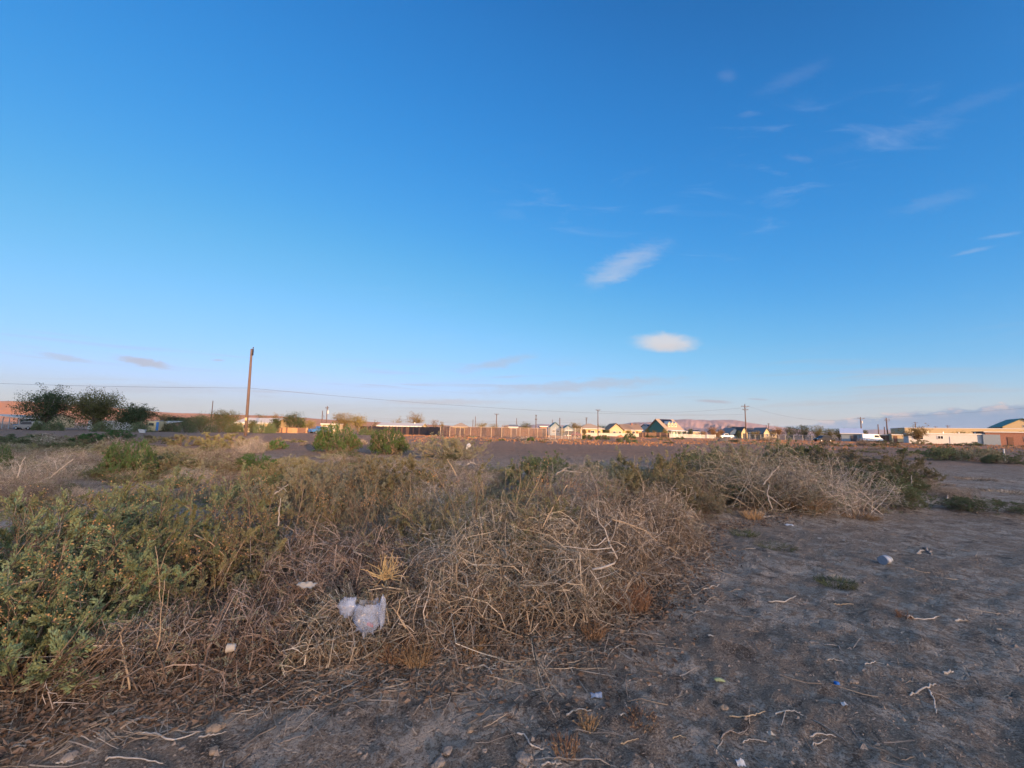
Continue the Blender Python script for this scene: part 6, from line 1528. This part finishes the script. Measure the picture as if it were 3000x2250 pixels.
# ------------------------------------------------------------------ uncountable litter
def litter():
    rg = np.random.default_rng(77)
    near = [s for s in SH if s['det'] == 2]
    pts = []
    for s in near:
        n = 180
        a = rg.normal(-math.pi / 2, .9, n); r = s['R'] * rg.uniform(.55, 1.35, n)
        pts.append(np.stack([s['x'] + np.cos(a) * r, s['y'] + np.sin(a) * r], 1))
    for s in [q for q in SH if q['det'] == 1 and q['y'] < 14]:
        n = 60; a = rg.uniform(0, 6.28, n); r = s['R'] * rg.uniform(.7, 1.3, n)
        pts.append(np.stack([s['x'] + np.cos(a) * r, s['y'] + np.sin(a) * r], 1))
    # band along the toe of the scrub
    edge = np.array([on_ground(a, b)[:2] for a, b in [(-150, 2120), (200, 2120), (560, 2060), (950, 1975), (1350, 1935), (1650, 1870), (1880, 1790), (1990, 1680), (2100, 1560), (2400, 1505)]])
    seg = rg.integers(0, len(edge) - 1, 2000); f = rg.uniform(0, 1, (2000, 1))
    pts.append(edge[seg] * (1 - f) + edge[seg + 1] * f + rg.normal(0, .13, (2000, 2)) + [0, .10])
    # sparse over the open dirt
    m = 700; pts.append(np.stack([rg.uniform(-1.5, 9, m), 1.6 + 9 * rg.uniform(0, 1, m) ** 1.6], 1))
    p = np.concatenate(pts); N = len(p)
    a = rg.uniform(0, 2 * np.pi, N); L = rg.uniform(.04, .26, N)
    d = np.stack([np.cos(a), np.sin(a), rg.normal(0, .12, N)], 1)
    T = walk(np.concatenate([p, np.zeros((N, 1))], 1), d, L, 4, .12, rg)
    T[..., 2] = surf_z(T[..., 0], T[..., 1]) + .005 + np.abs(T[..., 2]) * .6
    V, Q = tubes(T, np.linspace(1.2, .6, 4)[None] * rg.uniform(.0012, .0034, (N, 1)), 3)
    tag(link('twig_litter', npmesh('twig_litter', V, Q, M['litter'])), 'dry twig litter strewn along the foot of the scrub', 'twigs', kind='stuff')
    # clods and pebbles on the dirt
    m = 13000
    x, y = rg.uniform(-3.5, 10, m), 1.5 + 10 * rg.uniform(0, 1, m) ** 1.7
    s = rg.gamma(1.5, .0034, m) + .0022; z = surf_z(x, y)
    O = np.array([[1, 0, 0], [0, 1, 0], [-1, 0, 0], [0, -1, 0], [0, 0, .8]])
    F = np.array([[0, 1, 4], [1, 2, 4], [2, 3, 4], [3, 0, 4]])
    V = O[None] * s[:, None, None] * rg.uniform(.6, 1.3, (m, 5, 1)); an = rg.uniform(0, 6.28, m); c_, s_ = np.cos(an), np.sin(an)
    V = np.stack([V[..., 0] * c_[:, None] - V[..., 1] * s_[:, None], V[..., 0] * s_[:, None] + V[..., 1] * c_[:, None], V[..., 2]], -1) + np.stack([x, y, z - s * .1], 1)[:, None]
    tag(link('gravel', npmesh('gravel', V.reshape(-1, 3), (F[None] + 5 * np.arange(m)[:, None, None]).reshape(-1, 3), M['clod'])), 'small clods and pebbles scattered over the dirt', 'gravel', kind='stuff')
    # dark leaf litter under and before the near bushes
    pp = []
    for q in near:
        n = 1700; a = rg.uniform(0, 2 * np.pi, n); r = q['R'] * np.sqrt(rg.uniform(0, 1.5, n))
        pp.append(np.stack([q['x'] + np.cos(a) * r, q['y'] + np.sin(a) * r], 1))
    n = 7000; seg = rg.integers(0, len(edge) - 1, n); f = rg.uniform(0, 1, (n, 1))
    pp.append(edge[seg] * (1 - f) + edge[seg + 1] * f + rg.normal(0, .12, (n, 2)) + [0, .16])
    pp = np.concatenate(pp); m = len(pp)
    p = np.stack([pp[:, 0], pp[:, 1], surf_z(pp[:, 0], pp[:, 1]) + .005 + rg.uniform(0, .02, m)], 1)
    tag(link('leaf_litter', npmesh('leaf_litter', *leaf_quads(p, rg.normal(size=(m, 3)) * [1, 1, .3], rg.uniform(.02, .06, m), rg.uniform(.010, .03, m), rg), M['twig_dark'])), 'dark leaf litter under the near bushes', 'litter', kind='stuff')
    # dead leaf crumbs
    m = 30000
    x, y = rg.uniform(-4, 10, m), 1.5 + 11 * rg.uniform(0, 1, m) ** 1.6
    keep = fbm(x / .5, y / .5, 55, 3) > -.02; x, y = x[keep], y[keep]; m = len(x)
    p = np.stack([x, y, surf_z(x, y) + .004], 1); d = rg.normal(size=(m, 3)) * [1, 1, .25]
    tag(link('leaf_debris', npmesh('leaf_debris', *leaf_quads(p, d, rg.uniform(.008, .035, m), rg.uniform(.003, .008, m), rg), M['litter'])), 'dark crumbs of dead leaves on the dirt', 'debris', kind='stuff')
litter()
def field_weeds():
    # reddish dry weeds standing over the far dirt
    rg = np.random.default_rng(31); n = 26000
    px = rg.uniform(1150, 3080, n); D = 46 + 95 * rg.uniform(0, 1, n) ** .8
    x = (px - 1500) / FPX * D; z = ground_z(x, D)
    keep = fbm(x / 7, D / 7, 71, 3) > -.10; x, D, z = x[keep], D[keep], z[keep]; n = len(x)
    d = rg.normal(0, .55, (n, 3)) + [0, 0, 1.0]
    V, Q = leaf_quads(np.stack([x, D, z], 1), d, rg.uniform(.10, .30, n), rg.uniform(.05, .14, n), rg)
    tag(link('dry_weeds', npmesh('dry_weeds', V, Q, M['weed_red'])), 'reddish dry weeds covering the far dirt', 'weeds', kind='stuff')
field_weeds()

# ------------------------------------------------------------------ air
def haze():
    m = bpy.data.materials.new('haze'); m.use_nodes = True; t = m.node_tree; t.nodes.remove(t.nodes['Principled BSDF'])
    v = t.nodes.new('ShaderNodeVolumePrincipled'); v.inputs['Color'].default_value = (.66, .80, 1.0, 1); v.inputs['Density'].default_value = 2.6e-5; v.inputs['Anisotropy'].default_value = 0.0
    t.links.new(v.outputs[0], t.nodes['Material Output'].inputs['Volume'])
    o = MB().box((0, 0, 150 - 3), (23600, 23600, 306)).build('haze', m)
    tag(o, kind='stuff')
HAZE = True
if HAZE: haze()
